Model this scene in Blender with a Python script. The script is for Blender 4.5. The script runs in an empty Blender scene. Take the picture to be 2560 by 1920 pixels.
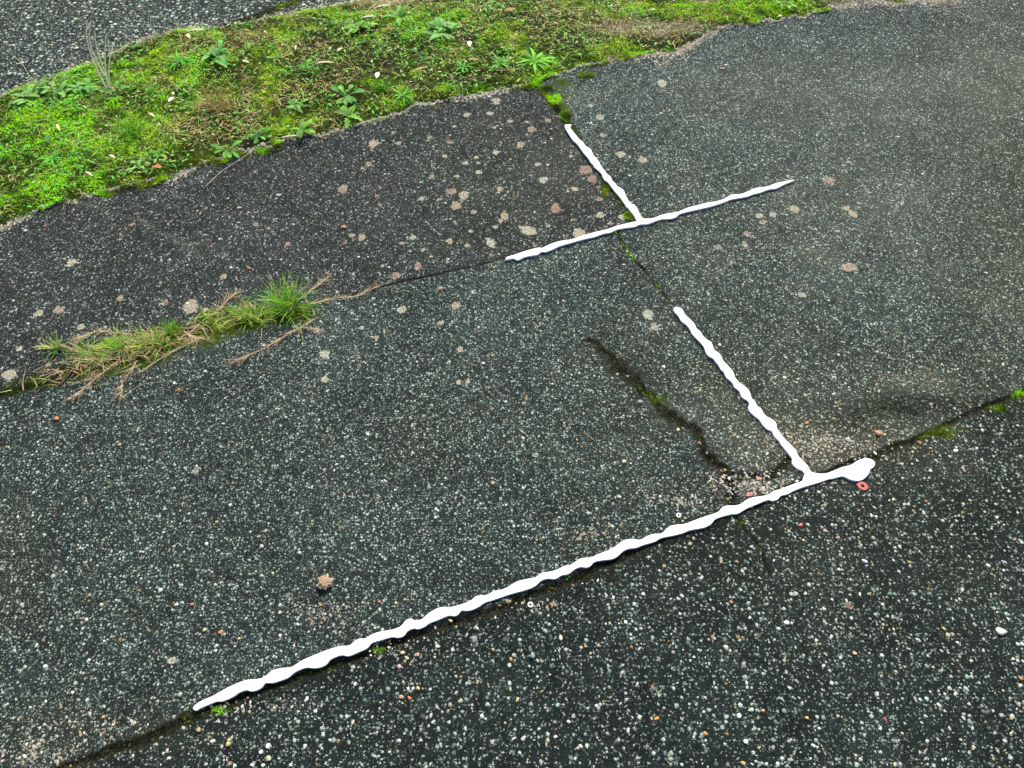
import bpy, math, random
import numpy as np
rs = np.random.RandomState(7)
random.seed(7)
R = math.radians
scene = bpy.context.scene

# ------------------------------------------------------------------ camera, sky, sun, exposure
F = 1850.0; W2 = 1280.0; H2 = 960.0          # focal length and centre in photograph pixels
CH = 1.6; PITCH = 55.0                        # camera height, degrees below the horizon
cd = bpy.data.cameras.new('camera'); cam = bpy.data.objects.new('camera', cd)
scene.collection.objects.link(cam)
cam.location = (0, 0, CH); cam.rotation_euler = (R(90 - PITCH), 0, 0)
cd.sensor_width = 36.0; cd.lens = 36.0 * F / 2560.0; cd.clip_start = 0.05; cd.clip_end = 500
scene.camera = cam
world = bpy.data.worlds.new('World'); scene.world = world; world.use_nodes = True
wn = world.node_tree; bg = wn.nodes['Background']
sky = wn.nodes.new('ShaderNodeTexSky'); sky.sky_type = 'NISHITA'; sky.sun_disc = False
sky.sun_elevation = R(48); sky.sun_rotation = R(12); sky.air_density = 1.0; sky.dust_density = 4.0; sky.ozone_density = 1.0
wn.links.new(sky.outputs[0], bg.inputs['Color']); bg.inputs['Strength'].default_value = 0.12
ld = bpy.data.lights.new('sun', 'SUN'); ld.energy = 1.5; ld.angle = R(14); ld.color = (1.0, 0.96, 0.89)
sun = bpy.data.objects.new('sun', ld); scene.collection.objects.link(sun)
sun.rotation_euler = (R(-(90 - 48)), 0, R(-12)); sun.location = (0, 0, 6)
vs = scene.view_settings; vs.view_transform = 'Standard'; vs.look = 'None'; vs.gamma = 1; vs.use_curve_mapping = False
vs.exposure = 1.15

# ------------------------------------------------------------------ pixel <-> ground
CA, SA = math.cos(R(90 - PITCH)), math.sin(R(90 - PITCH))
def G(u, v, z=0.0):
    u = np.asarray(u, float); v = np.asarray(v, float)
    x = (u - W2) / F; y = -(v - H2) / F
    Y = y * CA + SA; Z = y * SA - CA
    t = (z - CH) / Z
    return np.stack([x * t, Y * t], -1)
def depth(u, v):
    y = -(v - H2) / F
    return CH / (CA - y * SA)
def PX(x, y, z=0.0):
    dz = z - CH
    b = y * CA + dz * SA; d = y * SA - dz * CA
    d = np.where(np.abs(d) < 1e-3, 1e-3, d)
    return W2 + F * x / d, H2 - F * b / d

# ------------------------------------------------------------------ noise
def _hash(ix, iy, s):
    n = (ix.astype(np.int64) * 374761393 + iy.astype(np.int64) * 668265263 + s * 974634777) & 0xffffffff
    n = ((n ^ (n >> 13)) * 1274126177) & 0xffffffff
    return ((n ^ (n >> 16)) & 0xffff) / 65535.0
def vnoise(x, y, scale, seed=0, octs=3):
    r = 0; a = 1; tot = 0
    for o in range(octs):
        X = x * scale * 2 ** o + 71.3 * seed; Y = y * scale * 2 ** o - 33.7 * seed
        ix = np.floor(X); iy = np.floor(Y); fx = X - ix; fy = Y - iy
        fx = fx * fx * (3 - 2 * fx); fy = fy * fy * (3 - 2 * fy)
        v = (_hash(ix, iy, seed + o) * (1 - fx) + _hash(ix + 1, iy, seed + o) * fx) * (1 - fy) + \
            (_hash(ix, iy + 1, seed + o) * (1 - fx) + _hash(ix + 1, iy + 1, seed + o) * fx) * fy
        r = r + v * a; tot += a; a *= 0.5
    return r / tot
def sstep(a, b, x):
    t = np.clip((x - a) / (b - a), 0, 1); return t * t * (3 - 2 * t)
def polydist(x, y, pts):
    """distance to a polyline and position 0..n along it"""
    best = np.full(x.shape, 1e9); al = np.zeros(x.shape)
    for i in range(len(pts) - 1):
        a = pts[i]; b = pts[i + 1]; d = b - a; L2 = (d ** 2).sum()
        t = np.clip(((x - a[0]) * d[0] + (y - a[1]) * d[1]) / L2, 0, 1)
        q = np.hypot(x - a[0] - t * d[0], y - a[1] - t * d[1])
        m = q < best; best = np.where(m, q, best); al = np.where(m, i + t, al)
    return best, al

# ------------------------------------------------------------------ layout (points read off the photograph, turned into metres)
def GP(l): return G([p[0] for p in l], [p[1] for p in l])
VLO = GP([(-250,620),(0,566),(40,550),(150,515),(260,486),(400,450),(470,428),(560,402),(640,376),(700,357),(780,340),(850,318),(900,305),(1000,283),(1050,264),(1120,248),(1200,232),(1290,214),(1340,200),(1400,182),(1450,168),(1560,142),(1700,112),(1800,80),(1900,60),(2000,36),(2060,18),(2200,4),(2500,-40)])
VHI = GP([(-250,310),(0,246),(60,218),(150,190),(250,148),(330,112),(450,76),(560,68),(640,50),(740,34),(830,14),(900,0),(1050,-30),(1400,-110)])
def line_y(P, x):
    s0 = (P[1,1]-P[0,1])/(P[1,0]-P[0,0]) if False else 0.372
    y = np.interp(x, P[:,0], P[:,1])
    y = np.where(x < P[0,0], P[0,1] + (x - P[0,0]) * s0, y)
    return np.where(x > P[-1,0], P[-1,1] + (x - P[-1,0]) * s0, y)
J1 = GP([(-300,1050),(0,985),(60,968),(150,945),(230,915),(330,885),(430,850),(520,820),(620,790),(760,765),(850,742),(960,715),(1100,683),(1200,664),(1300,636),(1420,605),(1605,555)])
J1R = GP([(1605,555),(1800,505),(1990,450)])
J2 = GP([(1325,180),(1345,215),(1380,255),(1420,305),(1480,390),(1520,455),(1560,510),(1600,553)])
J2B = GP([(1535,575),(1560,620),(1600,665),(1640,712),(1690,770)])
J2C = GP([(1475,850),(1520,890),(1560,925),(1600,965),(1650,1015),(1700,1060),(1760,1120),(1800,1180),(1840,1250)])
J2D = GP([(1830,1262),(1860,1310),(1895,1375),(1930,1440)])
J2E = GP([(1760,1125),(1830,1190),(1900,1195),(1990,1150)])
J3 = GP([(-200,2090),(120,1935),(350,1850),(430,1815),(500,1782),(600,1742),(700,1705),(850,1655),(1000,1602),(1150,1552),(1300,1500),(1450,1440),(1600,1370),(1700,1325),(1800,1290),(1900,1258),(2010,1205),(2120,1165),(2200,1135),(2280,1100),(2370,1062),(2450,1020),(2560,982),(2800,880)])
JR = GP([(540,72),(640,40),(740,0),(860,-50)])

LICH = [(a,b,r,h) for (a,b,r,h) in [
 (1239,251,12,.5),(1167,286,9,.6),(1225,284,10,.7),(933,359,14,.4),(996,356,9,.3),(1122,354,9,.1),(1301,360,14,.4),(1328,323,12,.2),(1163,407,10,.9),(1196,430,9,.8),(1128,478,14,.1),(1159,487,16,.3),(1140,513,17,.3),(1186,530,10,.4),(1262,540,15,.4),(1317,575,22,.6),(1227,607,18,.8),(1449,583,20,.5),(1357,449,14,.9),(1464,424,20,.05),(1482,449,14,.0),(1437,472,11,.6),(1387,521,16,.05),(1499,537,12,.7),(1556,544,14,.6),(1250,472,10,.4),(1054,496,9,.5),(1031,595,11,.1),(904,594,12,.3),(881,588,10,.3),(857,472,16,.25),(1124,604,12,.4),(1169,615,9,.4),(922,408,10,.3),(1511,482,11,.2),(1499,498,12,.0),(1239,380,10,.6),(1190,392,8,.6),
 (1657,208,15,.7),(1501,294,12,.7),(1476,264,10,.8),(1552,385,14,.6),(1608,399,14,.6),(1507,338,10,.4),
 (2073,451,16,.1),(1898,540,13,.6),(1933,536,10,.8),(1986,523,14,.5),(2116,521,11,.5),(2133,535,14,.5),(1867,585,12,.2),(1795,618,12,.2),(1863,614,10,.2),(1906,556,9,.4),(2122,668,23,.25),(2003,738,11,.7),
 (1005,775,15,.6),(1141,763,14,.3),(1102,806,10,.5),(941,842,9,.4),(1150,872,9,.3),(1147,955,9,.7),(1170,952,9,.6),(1636,817,13,.4),(1620,785,18,.8),(905,820,6,.5),
 (811,885,17,.75),(812,948,14,.6),(179,655,15,.55),(95,784,14,.5),(202,817,12,.5),(25,938,19,.5),(146,774,15,.2),(476,762,24,.4),(412,757,11,.1),(513,774,10,.3),(122,911,8,.3),(49,872,9,.6),(990,690,16,.05),(1045,665,12,.1),(1100,720,8,.4),
 (488,1177,10,.4),(2121,1513,11,.0),(430,1650,14,.5),(300,745,10,.2),(640,560,9,.2),(720,610,9,.1),(560,690,10,.3),(330,560,8,.1),(1275,302,9,.5),(1370,300,9,.3),(1345,410,9,.7),(1080,440,9,.2)]]

# ------------------------------------------------------------------ materials helpers
def new_mat(name):
    m = bpy.data.materials.new(name); m.use_nodes = True
    nt = m.node_tree; nt.nodes.clear(); return m, nt
class NB:
    def __init__(s, nt): s.nt = nt
    def put(s, sock, v):
        if v is None: return
        if isinstance(v, bpy.types.NodeSocket): s.nt.links.new(v, sock)
        else:
            if isinstance(v, (tuple, list)) and len(v) == 3 and sock.type == 'RGBA': v = (*v, 1)
            sock.default_value = v
    def node(s, t, **p):
        n = s.nt.nodes.new(t)
        for k, v in p.items(): setattr(n, k, v)
        return n
    def math(s, op, a, b=None, c=None, clamp=False):
        n = s.node('ShaderNodeMath', operation=op, use_clamp=clamp)
        s.put(n.inputs[0], a); s.put(n.inputs[1], b); s.put(n.inputs[2], c); return n.outputs[0]
    def vmath(s, op, a, b=None, scale=None):
        n = s.node('ShaderNodeVectorMath', operation=op); s.put(n.inputs[0], a); s.put(n.inputs[1], b)
        if scale is not None: s.put(n.inputs['Scale'], scale)
        return n.outputs[0]
    def mix(s, f, a, b, mode='MIX'):
        n = s.node('ShaderNodeMix', data_type='RGBA', blend_type=mode)
        s.put(n.inputs[0], f); s.put(n.inputs[6], a); s.put(n.inputs[7], b); return n.outputs[2]
    def fmix(s, f, a, b):
        n = s.node('ShaderNodeMix', data_type='FLOAT'); s.put(n.inputs[0], f); s.put(n.inputs[2], a); s.put(n.inputs[3], b); return n.outputs[0]
    def noise(s, co, scale, detail=2, rough=.5, dims='3D'):
        n = s.node('ShaderNodeTexNoise', noise_dimensions=dims)
        s.put(n.inputs['Vector'], co); n.inputs['Scale'].default_value = scale
        n.inputs['Detail'].default_value = detail; n.inputs['Roughness'].default_value = rough
        return n.outputs['Fac'], n.outputs['Color']
    def rng(s, v, a, b, c=0., d=1., smooth=False):
        n = s.node('ShaderNodeMapRange'); n.clamp = True
        if smooth: n.interpolation_type = 'SMOOTHSTEP'
        s.put(n.inputs[0], v)
        for i, q in enumerate((a, b, c, d)): s.put(n.inputs[i+1], q)
        return n.outputs[0]
    def ramp(s, v, stops, interp='LINEAR'):
        n = s.node('ShaderNodeValToRGB'); cr = n.color_ramp; cr.interpolation = interp
        while len(cr.elements) > 1: cr.elements.remove(cr.elements[-1])
        cr.elements[0].position = stops[0][0]; cr.elements[0].color = (*stops[0][1], 1)
        for p, c in stops[1:]:
            e = cr.elements.new(p); e.color = (*c, 1)
        s.put(n.inputs[0], v); return n.outputs[0]
    def sep(s, c):
        n = s.node('ShaderNodeSeparateColor'); s.put(n.inputs[0], c); return n.outputs
    def attr(s, name):
        n = s.node('ShaderNodeAttribute', attribute_name=name); return n.outputs['Color'], n.outputs['Alpha'], n.outputs['Fac']
    def finish(s, col, rough=.8, bump=None, bstr=.5, bdist=.002, spec=.3, trans=0.):
        p = s.node('ShaderNodeBsdfPrincipled'); s.put(p.inputs['Base Color'], col); s.put(p.inputs['Roughness'], rough)
        p.inputs['Specular IOR Level'].default_value = spec
        if bump is not None:
            b = s.node('ShaderNodeBump'); b.inputs['Strength'].default_value = bstr; b.inputs['Distance'].default_value = bdist
            s.put(b.inputs['Height'], bump); s.nt.links.new(b.outputs[0], p.inputs['Normal'])
        out = s.node('ShaderNodeOutputMaterial'); sh = p.outputs[0]
        if trans > 0:
            t = s.node('ShaderNodeBsdfTranslucent'); s.put(t.inputs[0], col)
            mx = s.node('ShaderNodeMixShader'); mx.inputs[0].default_value = trans
            s.nt.links.new(sh, mx.inputs[1]); s.nt.links.new(t.outputs[0], mx.inputs[2]); sh = mx.outputs[0]
        s.nt.links.new(sh, out.inputs[0])

STONE = [(0,(.060,.085,.074)),(.25,(.15,.19,.17)),(.5,(.33,.40,.36)),(.75,(.56,.62,.56)),(.90,(.74,.76,.68)),(.94,(.50,.42,.26)),(.975,(.40,.25,.12)),(.985,(.42,.26,.20)),(1,(.74,.77,.72))]

def paving_material():
    m, nt = new_mat('asphalt_with_aggregate'); b = NB(nt)
    co = b.node('ShaderNodeTexCoord').outputs['Object']
    _, wc = b.noise(co, 330, 2)
    cow = b.vmath('ADD', co, b.vmath('SCALE', b.vmath('SUBTRACT', wc, (.5,.5,.5)), scale=.0062))
    A1, A1a, _ = b.attr('surf'); A2, A2a, _ = b.attr('grow')
    coarse, dens, stain = b.sep(A1)[:3]; lich = A1a
    crack, moss, sand = b.sep(A2)[:3]; hue = A2a
    A3, purple, _ = b.attr('tone'); dark, wear, brown = b.sep(A3)[:3]
    big, _ = b.noise(co, 5, 4, .6); mid, _ = b.noise(co, 38, 3, .6); fine, fc = b.noise(co, 900, 1)
    # binder
    m2 = b.math('ADD', b.math('MULTIPLY', mid, .55), b.math('MULTIPLY', big, .45))
    mort = b.mix(b.rng(m2, .36, .64), (.0010,.0028,.0025), (.0088,.0155,.0130))
    pq = b.math('MULTIPLY', purple, b.rng(mid, .40, .62))
    mort = b.mix(b.math('MULTIPLY', purple, .6), mort, b.mix(b.rng(m2,.36,.64), (.0032,.0026,.0032), (.0150,.0130,.0125)))
    mort = b.mix(wear, mort, b.mix(b.rng(m2, .36, .64), (.0062,.0118,.0108), (.026,.043,.039)))
    mort = b.mix(b.math('MULTIPLY', brown, .7), mort, (.020,.019,.008))
    mort = b.mix(b.math('MULTIPLY', stain, .8), mort, (.062,.068,.050))
    fs = b.rng(fine, .46, .66)
    col = b.mix(b.math('MULTIPLY', fs, .15), mort, (.09,.11,.10))
    hgt = b.math('MULTIPLY', fine, .25)
    def layer(col, hgt, scale, prob, r0, r1, seed, gain, tint):
        v = b.node('ShaderNodeTexVoronoi', voronoi_dimensions='2D', feature='F1')
        b.put(v.inputs['Vector'], b.vmath('ADD', cow, (seed, seed*.7, 0))); v.inputs['Scale'].default_value = scale
        c = b.sep(v.outputs['Color']); d = v.outputs['Distance']
        rr = b.rng(b.math('POWER', c[0], 1.7), 0, 1, r0, r1)
        on = b.math('LESS_THAN', c[1], prob)
        mk = b.math('MULTIPLY', on, b.rng(b.math('SUBTRACT', rr, d), 0., .06, 0, 1, True))
        sc = b.ramp(c[2], STONE)
        sc = b.mix(1.0, sc, (.93,1.0,.94), 'MULTIPLY')
        sc = b.mix(1.0, sc, b.mix(b.math('MULTIPLY', brown, .6), (1,1,1), (1.0,.92,.66)), 'MULTIPLY')
        sc = b.mix(1.0, sc, b.mix(pq, (1,1,1), (1.0,.78,.98)), 'MULTIPLY')
        sc = b.mix(sand, sc, b.mix(.55, sc, (.50,.40,.28)))
        sc = b.mix(b.math('MULTIPLY', crack, .85), sc, (.03,.028,.015))
        f = b.math('MULTIPLY', mk, gain, clamp=True)
        dome = b.math('MULTIPLY', mk, b.math('SUBTRACT', 1., b.math('POWER', b.math('DIVIDE', d, rr), 2.)))
        return b.mix(f, col, sc), b.math('ADD', hgt, b.math('MULTIPLY', dome, 90./scale))
    p1 = b.math('MULTIPLY', dens, b.rng(mid, .2, .8, .55, 1.1))
    g1 = b.rng(b.math('ADD', m2, b.math('MULTIPLY', wear, .06)), .34, .66, .38, 1.0)
    col, hgt = layer(col, hgt, 250, p1, .14, .50, 3.1, b.math('MULTIPLY', g1, .8), purple)
    col, hgt = layer(col, hgt, 150, b.math('MULTIPLY', dens, .74), .10, .50, 0.0, g1, purple)
    col, hgt = layer(col, hgt, 92, b.math('MULTIPLY', coarse, .46), .08, .46, 5.7, .95, purple)
    col, hgt = layer(col, hgt, 52, b.math('MULTIPLY', b.math('SUBTRACT', coarse, .85), 3.), .15, .46, 9.3, .9, purple)
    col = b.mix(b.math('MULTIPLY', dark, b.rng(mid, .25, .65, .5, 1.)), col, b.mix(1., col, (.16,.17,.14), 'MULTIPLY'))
    # sand and grit lying on the surface
    sn, _ = b.noise(co, 150, 4, .75); cn, _ = b.noise(co, 34, 3, .6)
    sm = b.rng(b.math('ADD', sand, b.math('ADD', b.math('MULTIPLY', b.math('SUBTRACT', sn, .5), 1.5), b.math('MULTIPLY', b.math('SUBTRACT', cn, .5), 1.0))), .55, .95)
    col = b.mix(b.math('MULTIPLY', sm, .8), col, b.mix(b.rng(sn, .40, .62), (.070,.062,.040), (.58,.50,.34)))
    # dirt settled along the joints
    cm = b.rng(b.math('ADD', crack, b.math('ADD', b.math('MULTIPLY', b.math('SUBTRACT', sn, .5), 2.2), b.math('MULTIPLY', b.math('SUBTRACT', cn, .5), 1.6))), .60, .85)
    col = b.mix(b.math('MULTIPLY', cm, .92), col, b.mix(b.rng(sn, .50, .68), (.0022,.0026,.001), (.060,.055,.024)))
    # moss film
    mm = b.rng(b.math('ADD', moss, b.math('ADD', b.math('MULTIPLY', b.math('SUBTRACT', sn, .5), 2.4), b.math('MULTIPLY', b.math('SUBTRACT', cn, .5), 1.6))), .60, .80)
    col = b.mix(mm, col, b.mix(b.rng(sn, .42, .6), (.010,.018,.001), (.07,.115,.006)))
    # lichen
    ln, _ = b.noise(co, 150, 4, .85); ln = b.rng(ln, .34, .66)
    lm = b.rng(b.math('SUBTRACT', lich, b.math('MULTIPLY', ln, .72)), -.06, .12)
    lcol = b.ramp(hue, [(0,(.40,.26,.21)),(.3,(.48,.40,.29)),(.6,(.56,.53,.39)),(1,(.50,.55,.45))])
    lcol = b.mix(b.rng(ln, .2, .8), b.mix(1., lcol, (1.35,1.35,1.3), 'MULTIPLY'), b.mix(1., lcol, (.6,.6,.55), 'MULTIPLY'))
    l2, _ = b.noise(co, 420, 2, .7)
    col = b.mix(b.math('MULTIPLY', lm, b.rng(l2, .38, .58, .05, .9)), col, lcol)
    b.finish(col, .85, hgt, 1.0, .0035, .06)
    return m

def soil_material():
    m, nt = new_mat('mossy_soil'); b = NB(nt)
    co = b.node('ShaderNodeTexCoord').outputs['Object']
    A2, A2a, _ = b.attr('grow'); bare, moss, sand = b.sep(A2)[:3]
    f, _ = b.noise(co, 330, 3, .7); g, _ = b.noise(co, 45, 4, .6)
    soil = b.mix(b.rng(f, .35, .65), (.005,.006,.001), (.050,.048,.015))
    v = b.node('ShaderNodeTexVoronoi', voronoi_dimensions='2D'); b.put(v.inputs['Vector'], co); v.inputs['Scale'].default_value = 140
    c = b.sep(v.outputs['Color']); st = b.math('MULTIPLY', b.rng(b.math('SUBTRACT', .42, v.outputs['Distance']), 0, .12), b.math('LESS_THAN', c[1], .7))
    grav = b.mix(st, b.mix(.6, soil, (.22,.19,.09)), b.ramp(c[2], [(0,(.20,.18,.10)),(.5,(.42,.38,.24)),(.8,(.60,.55,.38)),(.9,(.46,.30,.18)),(1,(.66,.64,.5))]))
    col = b.mix(b.rng(bare, .3, .65), soil, grav)
    mm = b.rng(b.math('ADD', moss, b.math('MULTIPLY', b.math('SUBTRACT', g, .5), .8)), .3, .6)
    col = b.mix(mm, col, b.mix(b.rng(f, .35, .65), (.010,.022,.001), (.05,.11,.003)))
    b.finish(col, .95, b.math('ADD', f, b.math('MULTIPLY', st, .4)), .9, .004, .1)
    return m

def plant_material(name, rough=.55, trans=.25, var=.25):
    m, nt = new_mat(name); b = NB(nt)
    c, _, _ = b.attr('Col'); co = b.node('ShaderNodeTexCoord').outputs['Object']
    n, _ = b.noise(co, 220, 2)
    col = b.mix(1., c, b.mix(b.rng(n, .3, .7), (1-var,)*3, (1+var,)*3), 'MULTIPLY')
    b.finish(col, rough, None, trans=trans, spec=.25); return m

def stone_material():
    m, nt = new_mat('pebble_stone'); b = NB(nt)
    c, _, _ = b.attr('Col'); co = b.node('ShaderNodeTexCoord').outputs['Object']
    n, _ = b.noise(co, 380, 3, .6)
    col = b.mix(1., c, b.mix(b.rng(n, .3, .7), (.68,.68,.68), (1.2,1.2,1.2)), 'MULTIPLY')
    b.finish(col, .6, n, .5, .0015, .35); return m

M_PAVE = paving_material(); M_SOIL = soil_material()
M_LEAF = plant_material('green_leaf'); M_MOSS = plant_material('moss_cushions', .9, .15, .35); M_STRAW = plant_material('dry_straw', .7, .15)
M_STONE = stone_material()
def white_material():
    m, nt = new_mat('white_painted_board'); b = NB(nt)
    co = b.node('ShaderNodeTexCoord').outputs['Object']; n, _ = b.noise(co, 60, 3)
    b.finish(b.mix(n, (.84,.84,.84), (.80,.80,.81)), .5, n, .1, .001, .3); return m
M_WHITE = white_material()
def plain_material(name, c0, c1, rough=.5, metal=0.):
    m, nt = new_mat(name); b = NB(nt)
    co = b.node('ShaderNodeTexCoord').outputs['Object']; n, _ = b.noise(co, 500, 3)
    b.finish(b.mix(b.rng(n, .35, .65), c0, c1), rough, n, .2, .0008, .4)
    m.node_tree.nodes['Principled BSDF'].inputs['Metallic'].default_value = metal
    return m

# ------------------------------------------------------------------ mesh helpers
def mesh_np(name, V, Fc, mats, attrs=None, smooth=False, midx=None):
    """V (n,3); Fc (m,k) faces of one size or list of such arrays"""
    me = bpy.data.meshes.new(name)
    if not isinstance(Fc, list): Fc = [Fc]
    nl = sum(f.size for f in Fc); nf = sum(len(f) for f in Fc)
    me.vertices.add(len(V)); me.vertices.foreach_set('co', np.ascontiguousarray(V, dtype=np.float32).ravel())
    me.loops.add(nl); me.loops.foreach_set('vertex_index', np.concatenate([f.ravel() for f in Fc]).astype(np.int32))
    cnt = np.concatenate([np.full(len(f), f.shape[1]) for f in Fc])
    st = np.concatenate([[0], np.cumsum(cnt)[:-1]]).astype(np.int32)
    me.polygons.add(nf); me.polygons.foreach_set('loop_start', st)
    try: me.polygons.foreach_set('loop_total', cnt.astype(np.int32))
    except Exception: pass
    for m in mats: me.materials.append(m)
    if midx is not None: me.polygons.foreach_set('material_index', midx.astype(np.int32))
    me.polygons.foreach_set('use_smooth', np.full(nf, smooth))
    for k, a in (attrs or {}).items():
        at = me.attributes.new(k, 'FLOAT_COLOR', 'POINT')
        if a.shape[1] == 3: a = np.concatenate([a, np.ones((len(a), 1))], 1)
        at.data.foreach_set('color', np.ascontiguousarray(a, dtype=np.float32).ravel())
    me.update(); me.validate()
    return me
def link(name, me, loc=(0,0,0), rot=(0,0,0), parent=None, **props):
    o = bpy.data.objects.new(name, me); scene.collection.objects.link(o)
    o.location = loc; o.rotation_euler = rot; o.parent = parent
    for k, v in props.items():
        if v: o[k] = v
    return o

# ------------------------------------------------------------------ the ground sheet, cut into road, verge and pavement
def axis(a, b, s, far):
    c = list(np.arange(a, b + s/2, s)); st = s; v = c[-1]
    while v < far: st *= 1.35; v += st; c.append(v)
    st = s; v = c[0]; pre = []
    while v > -far: st *= 1.35; v -= st; pre.append(v)
    return np.array(pre[::-1] + c)
def ground_height(x, y):
    """surface level without the cracks' fine depth"""
    yl = line_y(VLO, x); yh = line_y(VHI, x)
    dl = y - yl; dh = yh - y
    inside = sstep(-.01, .05, np.minimum(dl, dh))
    h = (vnoise(x, y, 2.2, 5, 2) - .5) * .006
    h = h + inside * (.004 + .022 * vnoise(x, y, 9, 9, 3) + .010 * vnoise(x, y, 45, 12, 2) - .008)
    return h
def wobble(x, y):
    return (vnoise(x, y, 5, 33, 2) - .5) * .06 + (vnoise(x, y, 26, 31, 3) - .5) * .04 + (vnoise(x, y, 110, 32, 2) - .5) * .02
def verge_masks(x, y):
    """moss, straw, bare (0..1) over the verge, from the patches seen in the photo plus noise"""
    u, v = PX(x, y)
    def patch(l):
        r = 0
        for (a, b, ra, rb, w) in l: r = r + w * np.exp(-(((u - a) / ra) ** 2 + ((v - b) / rb) ** 2))
        return r
    moss = .52 + patch([(60,340,150,60,.5),(180,290,120,30,.25),(60,500,120,30,.35),(150,470,70,25,.35),(350,310,120,40,.25),(1080,100,70,30,.3),(640,230,150,40,-.12),(560,290,140,50,-.25),(1330,150,80,30,.1),(1880,40,170,26,1.3),(1740,60,120,24,-.3),(1700,20,150,20,.1),(1560,135,120,14,.4),(1500,70,120,40,-.2),(640,110,80,20,-.2),(330,455,100,14,.4),(1080,235,80,14,.35),(960,270,70,14,.3),(950,10,120,20,-.5)])
    bare = .12 + patch([(1640,75,150,24,.50),(1500,130,110,16,.2),(950,5,90,16,.6),(700,60,90,14,.3),(1760,15,110,18,.6),(640,235,60,18,.35),(1800,75,60,20,.2),(1900,45,120,22,-.8),(2140,8,110,22,.8)])
    straw = .35 + patch([(560,300,120,50,.5),(640,120,150,30,.4),(700,240,160,40,.35),(950,20,100,30,.6),(480,330,90,30,.3),(1300,60,150,40,.15),(60,330,130,60,-.3),(1550,40,150,30,.2),(1900,40,130,26,-.4)])
    moss = moss + (vnoise(x, y, 7, 21, 4) - .5) * 1.1
    bare = bare + (vnoise(x, y, 9, 22, 3) - .5) * .6
    straw = straw + (vnoise(x, y, 8, 23, 3) - .5) * .8
    moss = moss - np.clip(bare - .3, 0, 1) * .8
    return np.clip(moss, 0, 1), np.clip(straw, 0, 1), np.clip(bare, 0, 1)

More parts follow.
